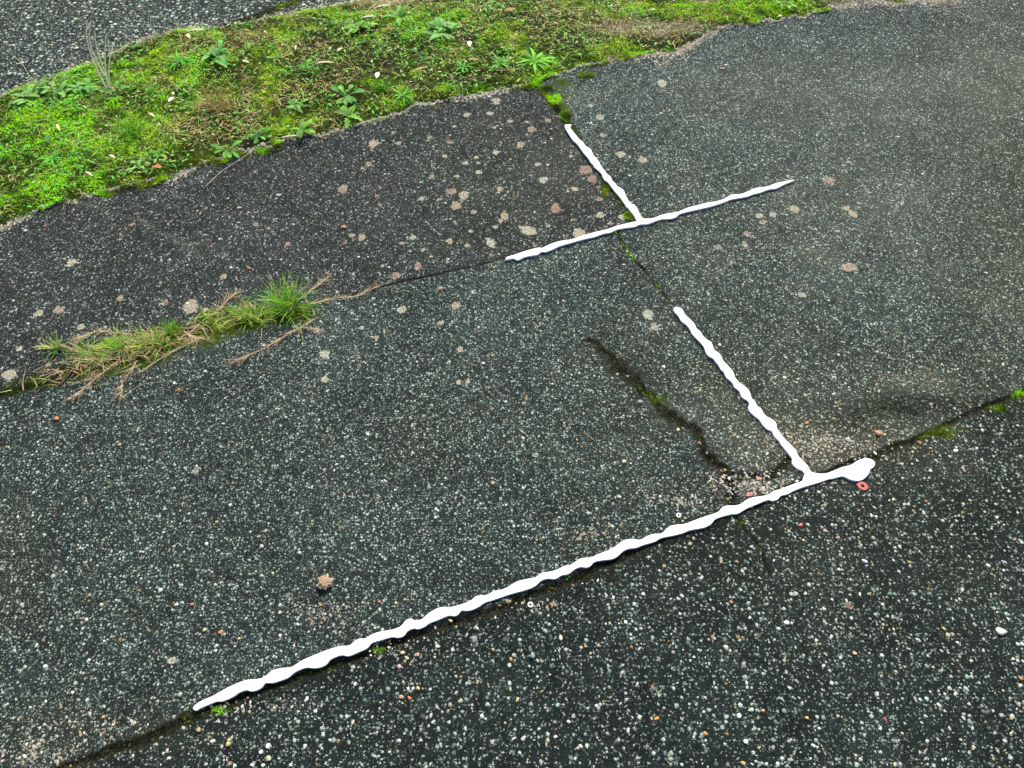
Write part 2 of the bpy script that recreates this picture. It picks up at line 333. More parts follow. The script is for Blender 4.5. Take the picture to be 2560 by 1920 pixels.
def build_ground():
    xs = axis(-2.25, 2.25, .004, 45); ys = axis(.12, 3.2, .004, 45)
    X, Y = np.meshgrid(xs, ys); nx, ny = len(xs), len(ys)
    x = X.ravel(); y = Y.ravel()
    h = ground_height(x, y)
    wob = wobble(x, y)
    yl = line_y(VLO, x) + wob; yh = line_y(VHI, x) + wob * .8
    crack = np.zeros_like(x); moss = np.zeros_like(x); sand = np.zeros_like(x); dep = np.zeros_like(x)
    jit = (vnoise(x, y, 60, 41, 3) - .5) * .014 + (vnoise(x, y, 12, 44, 2) - .5) * .008; var = vnoise(x, y, 5, 42, 2)
    mx = (vnoise(x, y, 16, 45, 3) - .5); my = (vnoise(x, y, 16, 46, 3) - .5)
    def joint(P, half, depthm, dirt, mossw, ext=1., wander=.012):
        nonlocal crack, moss, sand, dep
        d, al = polydist(x + mx * wander, y + my * wander, P); d = np.abs(d + jit * .4)
        w = half * (.5 + 1.1 * var)
        dep += depthm * (1 - sstep(w * .3, w * 1.6, d))
        crack = np.maximum(crack, (1 - sstep(w * .4, w * 2.4 * ext, d)))
        moss = np.maximum(moss, mossw * (1 - sstep(w * .5, w * 1.8, d)) * (.35 + .9 * vnoise(x, y, 14, 43, 2)))
        return d, al
    near = y < 5
    d1, _ = joint(J1[:10], .0050, .006, 1, .55); joint(J1[9:], .0030, .003, 1, .3); crack *= 1
    joint(J2, .008, .006, 1, 1.15); joint(J2B, .0028, .003, 1, .3)
    joint(J2C, .0062, .004, 1, .30, 1.9, .055); joint(J2D, .0036, .003, 1, .2, 1., .03); joint(J2E, .006, .003, 1, .05, 2.1, .05)
    d3, a3 = joint(J3, .0062, .005, 1, .35, 1.5)
    joint(JR, .012, .010, 1, .9)
    u, v = PX(x, y)
    def gp(a, b, ra, rb, w=1.): return w * np.exp(-(((u - a) / ra) ** 2 + ((v - b) / rb) ** 2)) * near
    # slabs
    y1 = np.interp(x, J1[:,0], J1[:,1]); y1 = np.where(x < J1[0,0], J1[0,1] + (x - J1[0,0]) * .372, y1)
    y3 = np.interp(x, J3[:,0], J3[:,1]); y3 = np.where(x < J3[0,0], J3[0,1] + (x - J3[0,0]) * .372, np.where(x > J3[-1,0], J3[-1,1] + (x - J3[-1,0]) * .372, y3))
    x2 = np.interp(-y, -J2[:,1], J2[:,0])
    slabA = (y > y1 + jit) & (x < x2 + jit) & (y < yl)
    slabD = y < y3 + jit
    road = y > yh
    n1 = vnoise(x, y, 2.0, 51, 4); n2 = vnoise(x, y, 6, 52, 4); n3 = vnoise(x, y, 1.1, 53, 3)
    coarse = np.where(slabD, .55 + .35 * n2, np.where(road, 1.1, np.where(slabA, .13, .10 + .20 * sstep(.9, .35, y))))
    dens = np.where(slabD, .36 + .22 * n2, np.where(road, .55, np.where(slabA, .60, .78 + .2 * n2)))
    stain = sstep(.48, .76, n1 * .4 + n2 * .6) * .42 * sstep(-.6, 1.0, x + .3 * y) + .06
    stain = np.where(slabD, stain * .3, np.where(slabA, stain * .8 + .08, stain))
    stain = stain + gp(2200,250,330,110,.62) + gp(1900,210,180,60,.35) + gp(2240,560,260,140,.36) + gp(2480,150,120,150,.3) + gp(1750,260,110,60,.25) + gp(2330,990,160,60,.28) + gp(1950,330,140,50,.2) + gp(1640,790,60,40,.2) + gp(2480,300,90,200,.12)
    for sc_, w_ in ((GP([(190,505),(330,545),(420,585),(500,640)]), .9), (GP([(500,600),(640,700),(700,790)]), .3)):
        ds, _ = polydist(x, y, sc_); stain = stain + w_ * (1 - sstep(.002, .028, ds + .02 * vnoise(x, y, 40, 57, 2)))
    stain = stain * (.25 + 1.5 * vnoise(x, y, 16, 59, 3))
    brown = gp(2520,500,150,420,.75) + gp(2080,1110,190,70,1.0) + gp(2300,950,280,90,.35) + gp(250,1830,260,70,.5) + gp(20,1400,90,150,.5) + gp(1250,300,120,60,.2) + gp(1800,980,180,90,.3) + sstep(.55,.8,n3) * .3
    brown = brown * (.5 + n2) + gp(1330,480,260,130,.5) * slabA * (.3 + n2)
    sand = gp(2060,1115,150,46,.52) + gp(1880,1215,110,34,.55) + gp(1700,1250,70,25,.25) + gp(80,1890,90,50,.5) + gp(800,1540,60,38,.42) + gp(1330,1520,60,18,.3) + gp(1280,1480,1,1,0) + gp(1440,1335,50,16,.35) + gp(200,1800,110,40,.25) + gp(1010,1620,90,24,.35) + gp(640,1770,110,22,.3) + gp(2230,1050,80,24,.2) + gp(300,560,110,14,.28) + gp(220,530,50,10,.28) + gp(1640,1240,70,20,.2)
    edge = np.maximum(0, yl - y)
    sand = sand + np.where(y < yl, (1 - sstep(.0, .012 + .42 * np.clip(vnoise(x, y, 3.0, 58, 3) - .42, 0, 1), edge)) * .95, 0) * (y < 5)
    sand = sand + np.where(road, (1 - sstep(0, .09, y - yh)) * .6, 0)
    purple = np.where(slabA, .25 + .9 * sstep(.35, .7, n1) + .25, 0.) 
    purple = np.clip(purple, 0, 1)
    wear = np.where(slabA, .10 + .3 * n2, np.where(slabD, .18 * n2, np.where(road, .25, .38 + .55 * sstep(.6, 2.2, y + .5 * x)))) * (.6 + .8 * n2)
    # lichen
    lich = np.zeros_like(x); hue = np.full_like(x, .5)
    LX = list(LICH)
    lr = random.Random(3)
    for i in range(200):
        a = lr.uniform(0, 1600); bb = lr.uniform(300, 960); LX.append((a, bb, lr.uniform(3, 8) * (1.3 if a > 850 else .8), lr.random() ** 1.2))
    for i in range(40): LX.append((lr.uniform(1400, 2500), lr.uniform(200, 760), lr.uniform(2, 6), lr.random()))
    gi = np.searchsorted; 
    lichg = lich.reshape(ny, nx); hueg = hue.reshape(ny, nx); sg = slabA.reshape(ny, nx)
    for k, (a, bb, r, hh) in enumerate(LX):
        c = G(a, bb); rm = r * depth(a, bb) / F * (.98 if k < 12 else .88)
        i0, i1 = gi(xs, c[0] - 2*rm), gi(xs, c[0] + 2*rm); j0, j1 = gi(ys, c[1] - 2*rm), gi(ys, c[1] + 2*rm)
        if i1 <= i0 or j1 <= j0: continue
        if k >= len(LICH) and k < len(LICH) + 200 and not sg[min(j0, ny-1), min(i0, nx-1)]: continue
        D = np.hypot(xs[None, i0:i1] - c[0], (ys[j0:j1, None] - c[1]) * (.8 + .35 * ((k * .37) % 1))) / rm; D = D * (.55 + 1.0 * vnoise(np.broadcast_to(xs[None, i0:i1], D.shape), np.broadcast_to(ys[j0:j1, None], D.shape), 1.5 / rm, k, 2))
        val = np.clip(1.9 - D * 1.7, 0, 1) * (1. if k < len(LICH) else .62)
        sub = lichg[j0:j1, i0:i1]; mk = val > sub
        lichg[j0:j1, i0:i1] = np.where(mk, val, sub)
        hueg[j0:j1, i0:i1] = np.where(val > .02, hh, hueg[j0:j1, i0:i1])
    lich = lichg.ravel(); hue = hueg.ravel()
    # moss placed by eye along the joints
    for (a, bb, ra, rb, w) in [(1390,250,40,40,.7),(1420,285,20,18,.6),(1512,470,16,28,.6),(1575,540,22,12,.9),(2345,1080,40,18,.8),(2380,1075,40,20,.5),(2500,1022,24,12,1.),(2550,985,20,22,.9),(1850,1310,22,18,.5),(1640,990,45,28,.35),(1470,188,24,9,1.2),(1400,205,60,16,.7),(540,1780,60,12,.35),(950,1625,40,10,.5),(1620,1330,30,10,.5),(800,1680,70,14,.35),(97,955,40,16,1.2),(220,930,90,26,1.),(330,890,90,34,1.2),(480,840,110,34,1.),(600,800,90,32,1.),(720,785,70,24,1.),(20,985,40,10,1.)]:
        moss = moss + gp(a, bb, ra, rb, w) * (.5 + n2)
    z = h - dep
    isv = (y > yl) & (y < yh)
    mv, sv, bv = verge_masks(x, y)
    grow = np.stack([np.where(isv, bv, crack), np.where(isv, mv, moss), np.clip(sand, 0, 1), hue], -1)
    surf = np.stack([coarse, dens, np.clip(stain, 0, 1), lich], -1)
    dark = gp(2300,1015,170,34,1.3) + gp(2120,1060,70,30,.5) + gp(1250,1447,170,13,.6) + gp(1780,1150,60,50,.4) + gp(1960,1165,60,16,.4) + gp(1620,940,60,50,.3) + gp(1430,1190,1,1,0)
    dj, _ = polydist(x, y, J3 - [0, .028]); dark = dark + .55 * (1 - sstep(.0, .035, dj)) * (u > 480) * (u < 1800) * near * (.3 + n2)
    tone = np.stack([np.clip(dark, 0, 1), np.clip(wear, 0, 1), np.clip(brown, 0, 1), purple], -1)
    V = np.stack([x, y, z], -1)
    i = np.arange(nx - 1)[None, :] + np.arange(ny - 1)[:, None] * nx
    Fq = np.stack([i, i + 1, i + 1 + nx, i + nx], -1).reshape(-1, 4)
    cls = np.where(isv, 1, np.where(road, 2, 0)); fcl = cls[Fq[:, 0]]
    out = {}
    for c, nm, mat in ((0, 'pavement', M_PAVE), (1, 'verge_ground', M_SOIL), (2, 'road', M_PAVE)):
        f = Fq[fcl == c]; used, inv = np.unique(f, return_inverse=True)
        f = inv.reshape(f.shape)
        me = mesh_np(nm, V[used], f, [mat], {'surf': surf[used], 'grow': grow[used], 'tone': tone[used]}, smooth=True)
        out[nm] = link(nm, me, kind='structure', label={'pavement': 'dark worn asphalt paving slabs with pale aggregate and dirty joints', 'verge_ground': 'mossy soil of the green strip between two asphalt surfaces', 'road': 'coarser grey stony tarmac beyond the green strip'}[nm])
    return out
GR = build_ground()

# ------------------------------------------------------------------ white cutouts
def zp(x0, y0, s, l): return [(x0 + a / s, y0 + b / s) for a, b in l]
def cutout(px, name, label, th=.006, lift=.003):
    T = lift + th
    P = G([p[0] for p in px], [p[1] for p in px], T)
    # smooth once (Chaikin) so that the outline reads as hand-cut curves
    for _ in range(2):
        Q = np.roll(P, -1, 0); P = np.stack([.75 * P + .25 * Q, .25 * P + .75 * Q], 1).reshape(-1, 2)
    import bmesh
    cu = bpy.data.curves.new(name, 'CURVE'); cu.dimensions = '2D'; cu.fill_mode = 'BOTH'
    sp = cu.splines.new('POLY'); sp.points.add(len(P) - 1)
    for i, p in enumerate(P): sp.points[i].co = (p[0], p[1], 0, 1)
    sp.use_cyclic_u = True
    cu.extrude = th / 2 - .0004; cu.bevel_depth = .0004; cu.bevel_resolution = 0
    cu.offset = -.0004
    tmp = bpy.data.objects.new('tmp', cu); scene.collection.objects.link(tmp)
    dg = bpy.context.evaluated_depsgraph_get(); dg.update()
    me = bpy.data.meshes.new_from_object(tmp.evaluated_get(dg)); bpy.data.objects.remove(tmp); bpy.data.curves.remove(cu)
    me.name = name; me.materials.clear(); me.materials.append(M_WHITE)
    c = P.mean(0)
    me.transform(__import__('mathutils').Matrix.Translation((-c[0], -c[1], 0)))
    return link(name, me, (c[0], c[1], lift + th / 2), label=label, category='cutout', group='white cutouts laid over the joints')
a4 = lambda l: zp(1380, 280, 5.53, l); a5 = lambda l: zp(1220, 420, 2.765, l); a6 = lambda l: zp(1640, 740, 3.457, l)
a8 = lambda l: zp(1780, 1100, 4.809, l); a7 = lambda l: zp(460, 1450, 3.16, l); a2 = lambda l: zp(850, 1280, 2.572, l)
UP = a5([(117,630),(130,612),(180,600),(235,580),(300,560),(355,548),(372,555),(420,528),(500,502),(570,496),(640,470),(740,442),(830,422),(880,402),(960,382)]) + \
 a4([(1150,1512),(1185,1500),(1155,1475),(1145,1440),(1100,1390),(1060,1330),(1030,1310),(1005,1265),(960,1200),(920,1150),(870,1095),(835,1050),(800,1000),(770,960),(735,945),(700,895),(690,850),(640,800),(585,760),(572,725),(530,690),(515,650),(460,590),(400,510),(345,430),(285,385),(260,340),(215,275),(180,215),(175,175),(200,172),(235,170),(272,175),(270,188),(245,190),(250,215),(295,275),(345,335),(375,375),(430,410),(460,470),(520,495),(548,530),(555,570),(610,640),(655,690),(670,735),(720,800),(765,860),(815,890),(822,935),(850,965),(890,1000),(895,1025),(970,1060),(1005,1100),(1010,1150),(1045,1190),(1060,1235),(1105,1278),(1160,1295),(1195,1365),(1225,1435),(1250,1465),(1300,1475),(1400,1470),(1500,1425),(1600,1400),(1740,1385)]) + \
 a5([(1380,272),(1450,258),(1510,238),(1580,232),(1650,205),(1680,182),(1740,182),(1790,165),(1850,135),(1930,130),(1985,105),(2060,90),(2130,77),(2100,92),(2040,115),(2000,140),(1940,145),(1880,170),(1835,178),(1800,195),(1740,205),(1680,215),(1620,240),(1550,262),(1475,280),(1390,298),(1315,318),(1308,335),(1270,350),(1200,350),(1145,370),(1110,385),(1070,388),(1045,388),(1020,405),(950,412),(880,425),(850,445),(800,450),(740,475),(660,490),(560,520),(500,535),(450,560),(400,580),(365,575),(350,598),(290,605),(245,615),(215,635),(190,632),(175,620),(140,632)])
LOW = a7([(68,1020),(75,995),(130,955),(230,915),(270,890),(350,845),(430,810),(500,785),(590,785),(650,755),(690,715),(760,695),(850,690),(885,665),(930,635),(1000,605),(1070,575),(1150,545),(1230,520),(1310,520),(1335,490),(1385,458),(1425,465),(1450,450),(1500,420),(1570,402),(1640,395),(1720,365),(1745,320),(1790,300),(1825,320),(1880,315),(1920,270),(1990,225),(2050,210),(2100,215),(2150,205)]) + \
 a2([(797,588),(850,565),(870,540),(910,535),(945,535),(985,508),(1060,495),(1110,460),(1160,438),(1230,425),(1265,418),(1295,388),(1350,385),(1410,365),(1440,345),(1490,340),(1530,305),(1570,292),(1610,295),(1660,270),(1730,245),(1780,215),(1820,180),(1880,170),(1930,182),(1980,150),(2030,138),(2070,140),(2105,100),(2150,80),(2212,80)]) + [(1739,1299)] + \
 a8([(0,890),(80,865),(130,800),(180,785),(280,790),(360,765),(420,710),(500,685),(600,675),(690,655),(730,615),(820,590),(900,560),(1000,520),(1090,495),(1100,440),(1120,410),(1105,385),(1080,360)]) + \
 a6([(1240,1500),(1195,1470),(1170,1435),(1185,1410),(1130,1340),(1080,1280),(1065,1250),(1030,1220),(1012,1190),(1005,1165),(960,1150),(920,1110),(895,1065),(840,1025),(800,985),(800,950),(810,925),(790,900),(750,880),(732,855),(730,830),(705,805),(675,785),(665,755),(645,730),(610,705),(595,680),(590,655),(560,635),(545,600),(515,565),(500,540),(450,515),(430,485),(422,450),(400,415),(350,365),(310,325),(300,295),(265,245),(215,215),(200,175),(155,130),(150,105),(175,88),(215,105),(240,130),(245,155),(290,195),(335,240),(348,280),(385,305),(405,345),(440,375),(475,395),(492,430),(495,460),(530,480),(565,515),(570,545),(610,590),(655,635),(675,670),(680,700),(720,750),(770,780),(805,815),(822,855),(822,880),(860,910),(868,945),(915,975),(925,1010),(960,1045),(1015,1070),(1042,1100),(1040,1130),(1070,1180),(1110,1230),(1160,1280),(1210,1330),(1225,1375),(1260,1415),(1310,1460),(1330,1500)]) + \
 a8([(1190,380),(1240,395),(1320,405),(1400,395),(1500,350),(1580,320),(1680,300),(1740,250),(1820,220),(1900,220),(1950,250),(1965,290),(1940,330),(1900,350),(1895,390),(1860,440),(1800,485),(1720,490),(1640,465),(1590,432),(1530,440),(1480,455),(1440,465),(1420,462),(1300,505),(1180,540),(1080,570),(980,610),(910,650),(880,655),(820,670),(800,710),(740,730),(700,725),(680,712),(600,745),(520,780),(480,795),(430,815),(380,845),(320,880),(280,890),(250,885),(130,915),(30,950),(0,1005)]) + \
 [(1762,1319),(1723,1325)] + \
 a2([(2212,133),(2150,150),(2060,165),(2030,190),(1950,210),(1900,232),(1860,232),(1820,250),(1780,290),(1740,305),(1690,308),(1630,320),(1610,350),(1580,358),(1550,350),(1510,365),(1470,400),(1420,405),(1400,425),(1370,432),(1340,425),(1290,440),(1260,475),(1200,500),(1100,525),(1030,550),(970,570),(930,580),(900,605),(850,630),(810,635),(780,630),(760,660),(735,670),(700,662),(640,690),(570,715),(550,735),(500,755),(475,745),(430,765),(415,795),(375,810),(335,800),(260,825),(200,840),(180,875),(120,900)]) + \
 a7([(1300,605),(1245,590),(1190,610),(1150,630),(1130,665),(1080,690),(1020,697),(975,688),(920,705),(870,730),(820,775),(760,795),(700,815),(640,810),(620,845),(580,870),(530,882),(505,870),(480,870),(430,890),(400,915),(350,940),(290,962),(265,955),(190,985),(120,1015),(95,1035)])
cutout(UP, 'white_cutout', 'smaller wavy white T-shaped cutout with pointed right tip, beside the lichen-spotted slab')
cutout(LOW, 'white_cutout', 'larger wavy white T-shaped cutout whose long bar ends in a blob by the red washer')

# ------------------------------------------------------------------ ribbons: blades, straws, leaves
def ribbons(base, d0, d1, L, Wd, col, segs=3, prof=None, fold=0., colt=None):
    """base,d0,d1 (N,3): start, start direction, end direction; L,Wd (N,); flat strips whose width follows prof"""
    N = len(base); L = L[:, None]; t = np.linspace(0, 1, segs + 1)
    if prof is None: prof = lambda t: np.clip(1 - t, .06, 1) ** .6
    pts = [base]; p = base.copy()
    for k in range(segs):
        tt = (k + .5) / segs; d = d0 * (1 - tt) + d1 * tt; d = d / (np.linalg.norm(d, axis=1, keepdims=True) + 1e-9)
        p = p + d * L / segs; pts.append(p)
    side = np.cross(d0, np.array([0, 0, 1.])) + 1e-5; nn = np.linalg.norm(side, axis=1, keepdims=True)
    rnd = rs.uniform(-1, 1, (N, 3)); rnd[:, 2] *= .3
    side = np.where(nn > .25, side, rnd); side = side / np.linalg.norm(side, axis=1, keepdims=True)
    cols = 3 if fold else 2; V = []; C = []
    if colt is None: colt = col
    for k in range(segs + 1):
        w = (Wd * prof(t[k]) / 2)[:, None]
        l = pts[k] - side * w; r = pts[k] + side * w
        if fold: l = l + [0, 0, 1] * w * fold; r = r + [0, 0, 1] * w * fold; row = [l, pts[k], r]
        else: row = [l, r]
        V += row; cc = col * (1 - t[k]) + colt * t[k]; C += [cc] * cols
    V = np.stack(V, 1); C = np.stack(C, 1); m = V.shape[1]
    q = []
    for k in range(segs):
        for c in range(cols - 1): a = k * cols + c; q.append([a, a + 1, a + cols + 1, a + cols])
    q = np.array(q); Fc = (np.arange(N)[:, None, None] * m + q[None]).reshape(-1, 4)
    return V.reshape(-1, 3), Fc, C.reshape(-1, 3)
def merge(parts):
    V, Fc, C = [], [], []; n = 0
    for v, f, c in parts: V.append(v); Fc.append(f + n); C.append(c); n += len(v)
    return np.concatenate(V), np.concatenate(Fc), np.concatenate(C)
def dirs(az, el): return np.stack([np.cos(az) * np.cos(el), np.sin(az) * np.cos(el), np.sin(el)], -1)
def pick(cols, n, w=None):
    cols = np.array(cols); i = rs.choice(len(cols), n, p=None if w is None else np.array(w) / sum(w))
    return cols[i] * rs.uniform(.75, 1.25, (n, 1))
GREENS = [(.07,.30,.008),(.20,.52,.01),(.38,.60,.03),(.03,.11,.01),(.54,.62,.12)]
STRAWS = [(.60,.54,.16),(.80,.74,.36),(.40,.28,.09),(.52,.54,.10),(.42,.20,.06)]

# -- verge ground cover
def scatter_verge(n, seed, margin=0.):
    r = np.random.RandomState(seed)
    x = r.uniform(-2.7, 2.5, n); y = r.uniform(1.7, 4.6, n)
    wob = wobble(x, y)
    k = (y > line_y(VLO, x) + wob + margin) & (y < line_y(VHI, x) + wob * .8 - margin)
    u, v = PX(x, y); k &= (v > -320) & (u > -260) & (u < 2900)
    return x[k], y[k]
def moss_cover():
    x, y = scatter_verge(900000, 1)
    ex = rs.uniform(-2.4, 2.2, 60000); ey = line_y(VLO, ex); ey = ey + wobble(ex, ey) - rs.rand(60000) * .05
    ke = vnoise(ex, ey, 9, 65, 3) > .50 + 6 * np.maximum(0, line_y(VLO, ex) + wobble(ex, ey) - ey - .005); x = np.concatenate([x, ex[ke]]); y = np.concatenate([y, ey[ke]])
    m, s, b = verge_masks(x, y)
    k = rs.rand(len(x)) < np.clip(sstep(.22, .55, m) * .80 + .26 - .4 * b, .03, 1); x, y, m = x[k], y[k], m[k]
    # joint moss on the pavement
    jx, jy = [], []
    def along(P, n, sp):
        seg = rs.randint(0, len(P) - 1, n); t = rs.rand(n)[:, None]
        q = P[seg] * (1 - t) + P[seg + 1] * t + rs.normal(0, sp, (n, 2)); jx.append(q[:, 0]); jy.append(q[:, 1])
    def blob(u, v, ru, rv, n):
        a = rs.rand(n) * 6.283; r = np.sqrt(rs.rand(n)); q = G(u + ru * r * np.cos(a), v + rv * r * np.sin(a)); jx.append(q[:, 0]); jy.append(q[:, 1])
    along(J2[:4], 1500, .007); along(J2[4:], 800, .006); along(J1[1:10], 6500, .014); along(J2B, 160, .003); along(JR, 700, .01)
    for a in [(97,953,24,11,1500),(200,925,70,15,1400),(330,875,90,34,3800),(450,835,90,28,3000),(560,800,70,22,1500),(700,790,80,20,1600),(1392,258,13,20,500),(1414,290,12,14,600),(1512,472,8,24,500),(1572,542,12,9,500),(1466,190,22,7,500),(2345,1082,24,9,260),(2500,1022,18,7,420),(2550,990,18,14,350),(1660,995,14,12,160),(555,1775,26,5,120),(948,1625,16,5,130),(20,982,26,6,500),(1370,225,20,10,400)]: blob(*a)
    jx = np.concatenate(jx); jy = np.concatenate(jy)
    n0 = len(x); x = np.concatenate([x, jx]); y = np.concatenate([y, jy]); m = np.concatenate([m, np.where((PX(jx, jy)[0] > 1600) | (PX(jx, jy)[1] > 1250), .08, np.where(PX(jx, jy)[0] > 1300, .62, .42))])
    N = len(x); u, v = PX(x, y)
    z = ground_height(x, y) - .002
    bright = sstep(.35, .9, m) * .85 + (vnoise(x, y, 18, 61, 4) - .44) * 2.8
    lump = vnoise(x, y, 55, 62, 2)
    bright = np.clip(bright, 0, 1)[:, None]
    dk = np.array([.018,.034,.001]); md = np.array([.10,.23,.004]); br = np.array([.34,.86,.004])  # moss tones; the darkest also paints shade into the gaps between clumps
    c = np.where(bright < .5, dk + (md - dk) * bright * 2, md + (br - md) * (bright - .5) * 2)
    bright = np.where((((u > 1600) & (v > 300)) | (v > 1250))[:, None], bright * .35, bright)
    yel = np.clip(-.25 * (u < 350) + (vnoise(x, y, 6, 63, 3) - .45) * 2.4 + .75 * np.exp(-((u - 750) / 420) ** 2) + .5 * (u > 1250), 0, 1)[:, None]
    c = c * (1 - .55 * yel) + np.array([.40,.42,.014]) * (bright + .10) * .55 * yel
    z = z + .016 * np.clip(lump * .6 + bright[:, 0] * .5 - .2, 0, 1) * sstep(.3, .9, m)
    az = rs.rand(N) * 6.283; el = rs.uniform(.35, 1.4, N)
    L = rs.uniform(.004, .010, N) * (.7 + .7 * lump)
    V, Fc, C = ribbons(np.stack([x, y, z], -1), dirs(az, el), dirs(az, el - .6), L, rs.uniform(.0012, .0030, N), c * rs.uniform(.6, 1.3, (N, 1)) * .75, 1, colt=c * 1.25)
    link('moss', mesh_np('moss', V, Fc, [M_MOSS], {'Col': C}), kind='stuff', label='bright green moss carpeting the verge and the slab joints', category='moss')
moss_cover()

def grass_cover():
    x, y = scatter_verge(150000, 2, .008)
    m, s, b = verge_masks(x, y)
    gd = vnoise(x, y, 6, 71, 3)
    k = rs.rand(len(x)) < np.clip(.26 + sstep(.42, .7, gd) * .45 - b * .5, .03, 1) ; x, y = x[k], y[k]
    N = len(x); az = rs.rand(N) * 6.283; el = rs.uniform(.05, 1.0, N)
    z = ground_height(x, y) + .001
    c = pick(GREENS, N, [3, 4, 3, 2, 2])
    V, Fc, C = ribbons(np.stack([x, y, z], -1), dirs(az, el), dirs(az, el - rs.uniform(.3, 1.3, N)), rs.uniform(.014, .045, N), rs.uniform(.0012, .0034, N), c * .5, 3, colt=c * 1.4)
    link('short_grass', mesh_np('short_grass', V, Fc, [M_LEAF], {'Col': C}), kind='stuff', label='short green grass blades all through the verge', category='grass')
    x, y = scatter_verge(230000, 3, .0)
    m, s, b = verge_masks(x, y)
    k = rs.rand(len(x)) < sstep(.2, .85, s) * .55 + .06; x, y = x[k], y[k]
    N = len(x); az = rs.rand(N) * 6.283; el = rs.uniform(-.05, .35, N)
    z = ground_height(x, y) + rs.uniform(.002, .014, N)
    c = pick(STRAWS, N, [4, 3, 2, 3, 1])
    az2 = az + rs.normal(0, .45, N)
    V, Fc, C = ribbons(np.stack([x, y, z], -1), dirs(az, el), dirs(az2, el - .3), rs.uniform(.012, .048, N), rs.uniform(.0006, .0016, N), c, 3, colt=c * .8)
    # crumbs of dead leaf between the straws
    x, y = scatter_verge(60000, 4, .0); m, s, b = verge_masks(x, y); k = rs.rand(len(x)) < .06 + .35 * s; x, y = x[k], y[k]; n = len(x); a = rs.rand(n) * 6.283
    c2 = pick([(.40,.28,.13),(.22,.13,.05),(.55,.46,.28),(.30,.26,.08),(.40,.16,.06)], n, [3, 3, 3, 3, 1])
    V2, F2, C2 = ribbons(np.stack([x, y, ground_height(x, y) + rs.uniform(.003, .014, n)], -1), dirs(a, rs.uniform(-.3, .8, n)), dirs(a, rs.uniform(-.6, .3, n)), rs.uniform(.005, .014, n), rs.uniform(.003, .007, n), c2, 2, lambda t: math.sin(math.pi * (.15 + .7 * t)))
    V, Fc, C = merge([(V, Fc, C), (V2, F2, C2)])
    link('dead_grass', mesh_np('dead_grass', V, Fc, [M_STRAW], {'Col': C}), kind='stuff', label='matted dead straw lying over the verge', category='dead grass')
grass_cover()
def clover_cover():
    """tiny round leaves of ground-creeping weeds"""
    x, y = scatter_verge(90000, 5, .012)
    u, v = PX(x, y); cl = vnoise(x, y, 7, 81, 3)
    pref = .0
    for (a, b, ra, rb, w) in [(150,245,170,40,.5),(530,150,120,40,.35),(900,80,160,50,.4),(1080,90,160,40,.3),(850,260,90,40,.3),(1330,165,90,25,.4),(1200,40,160,30,.2),(380,420,120,30,.3),(1950,20,80,16,.3)]: pref = pref + w * np.exp(-(((u-a)/ra)**2 + ((v-b)/rb)**2))
    k = rs.rand(len(x)) < np.clip(sstep(.48, .72, cl) * .45 + pref * .9, 0, 1); x, y = x[k], y[k]; N = len(x)
    az = rs.rand(N) * 6.283; z = ground_height(x, y) + rs.uniform(.004, .018, N)
    c = pick([(.06,.32,.03),(.13,.46,.04),(.04,.17,.02),(.30,.50,.12)], N)
    pr = lambda t: math.sin(math.pi * min(1, .12 + t * .86)) ** .7
    V, Fc, C = ribbons(np.stack([x, y, z], -1), dirs(az, rs.uniform(-.1, .6, N)), dirs(az, rs.uniform(-.5, .2, N)), rs.uniform(.008, .020, N), rs.uniform(.004, .009, N), c * .8, 4, pr, .35, colt=c * 1.2)
    link('creeping_weeds', mesh_np('creeping_weeds', V, Fc, [M_LEAF], {'Col': C}, smooth=True), kind='stuff', label='small-leaved creeping weeds woven through the verge', category='weeds')
clover_cover()

# ------------------------------------------------------------------ plants that can be told apart
def rosette(u, v, rpx, style, label, seed):
    r = np.random.RandomState(seed); p = G(u, v); R0 = rpx * depth(u, v) / F
    R0 *= .92
    n = {'spoon': 11, 'toothed': 12, 'narrow': 22, 'leafy': 26}[style]
    az = np.sort(r.rand(n)) * 6.283 + np.arange(n) * 2.4; el = r.uniform(.1, .75, n)
    L = R0 * r.uniform(.7, 1.15, n)
    if style == 'spoon': prof = lambda t: .16 + .84 * math.exp(-((t - .72) / .25) ** 2) if t < .98 else .12; wf = .30
    elif style == 'toothed': prof = lambda t: (.35 + .65 * math.sin(math.pi * t ** .8)) * (1.15 if int(t * 10) % 2 else .55) if t < .97 else .1; wf = .34
    elif style == 'narrow': prof = lambda t: math.sin(math.pi * (.12 + .86 * t)) ** .8; wf = .12
    else: prof = lambda t: math.sin(math.pi * (.05 + .92 * t)) ** .75; wf = .32
    base_c = {'spoon': (.09,.32,.03), 'toothed': (.10,.32,.02), 'narrow': (.10,.42,.015), 'leafy': (.11,.32,.05)}[style]
    c = np.array(base_c)[None] * r.uniform(.6, 1.5, (n, 1)) * np.array([1 + r.uniform(-.1, .4), 1, 1])
    b = np.zeros((n, 3)); b[:, :2] = r.normal(0, R0 * (.30 if style == 'leafy' else .05), (n, 2)); b[:, 2] = .004
    V, Fc, C = ribbons(b, dirs(az, el), dirs(az + r.normal(0, .25, n), el - r.uniform(.5, 1.1, n)), L, L * wf * r.uniform(.8, 1.2, n), c * .8, 10, prof, .28, colt=c * 1.2)
    z = float(ground_height(np.array([p[0]]), np.array([p[1]]))[0]) + .004
    V[:, 2] = np.maximum(V[:, 2], .001)
    link('weed_rosette', mesh_np('weed_rosette', V, Fc, [M_LEAF], {'Col': C}, smooth=True), (p[0], p[1], z), label=label, category='weed', group='broad-leaved weeds in the verge')
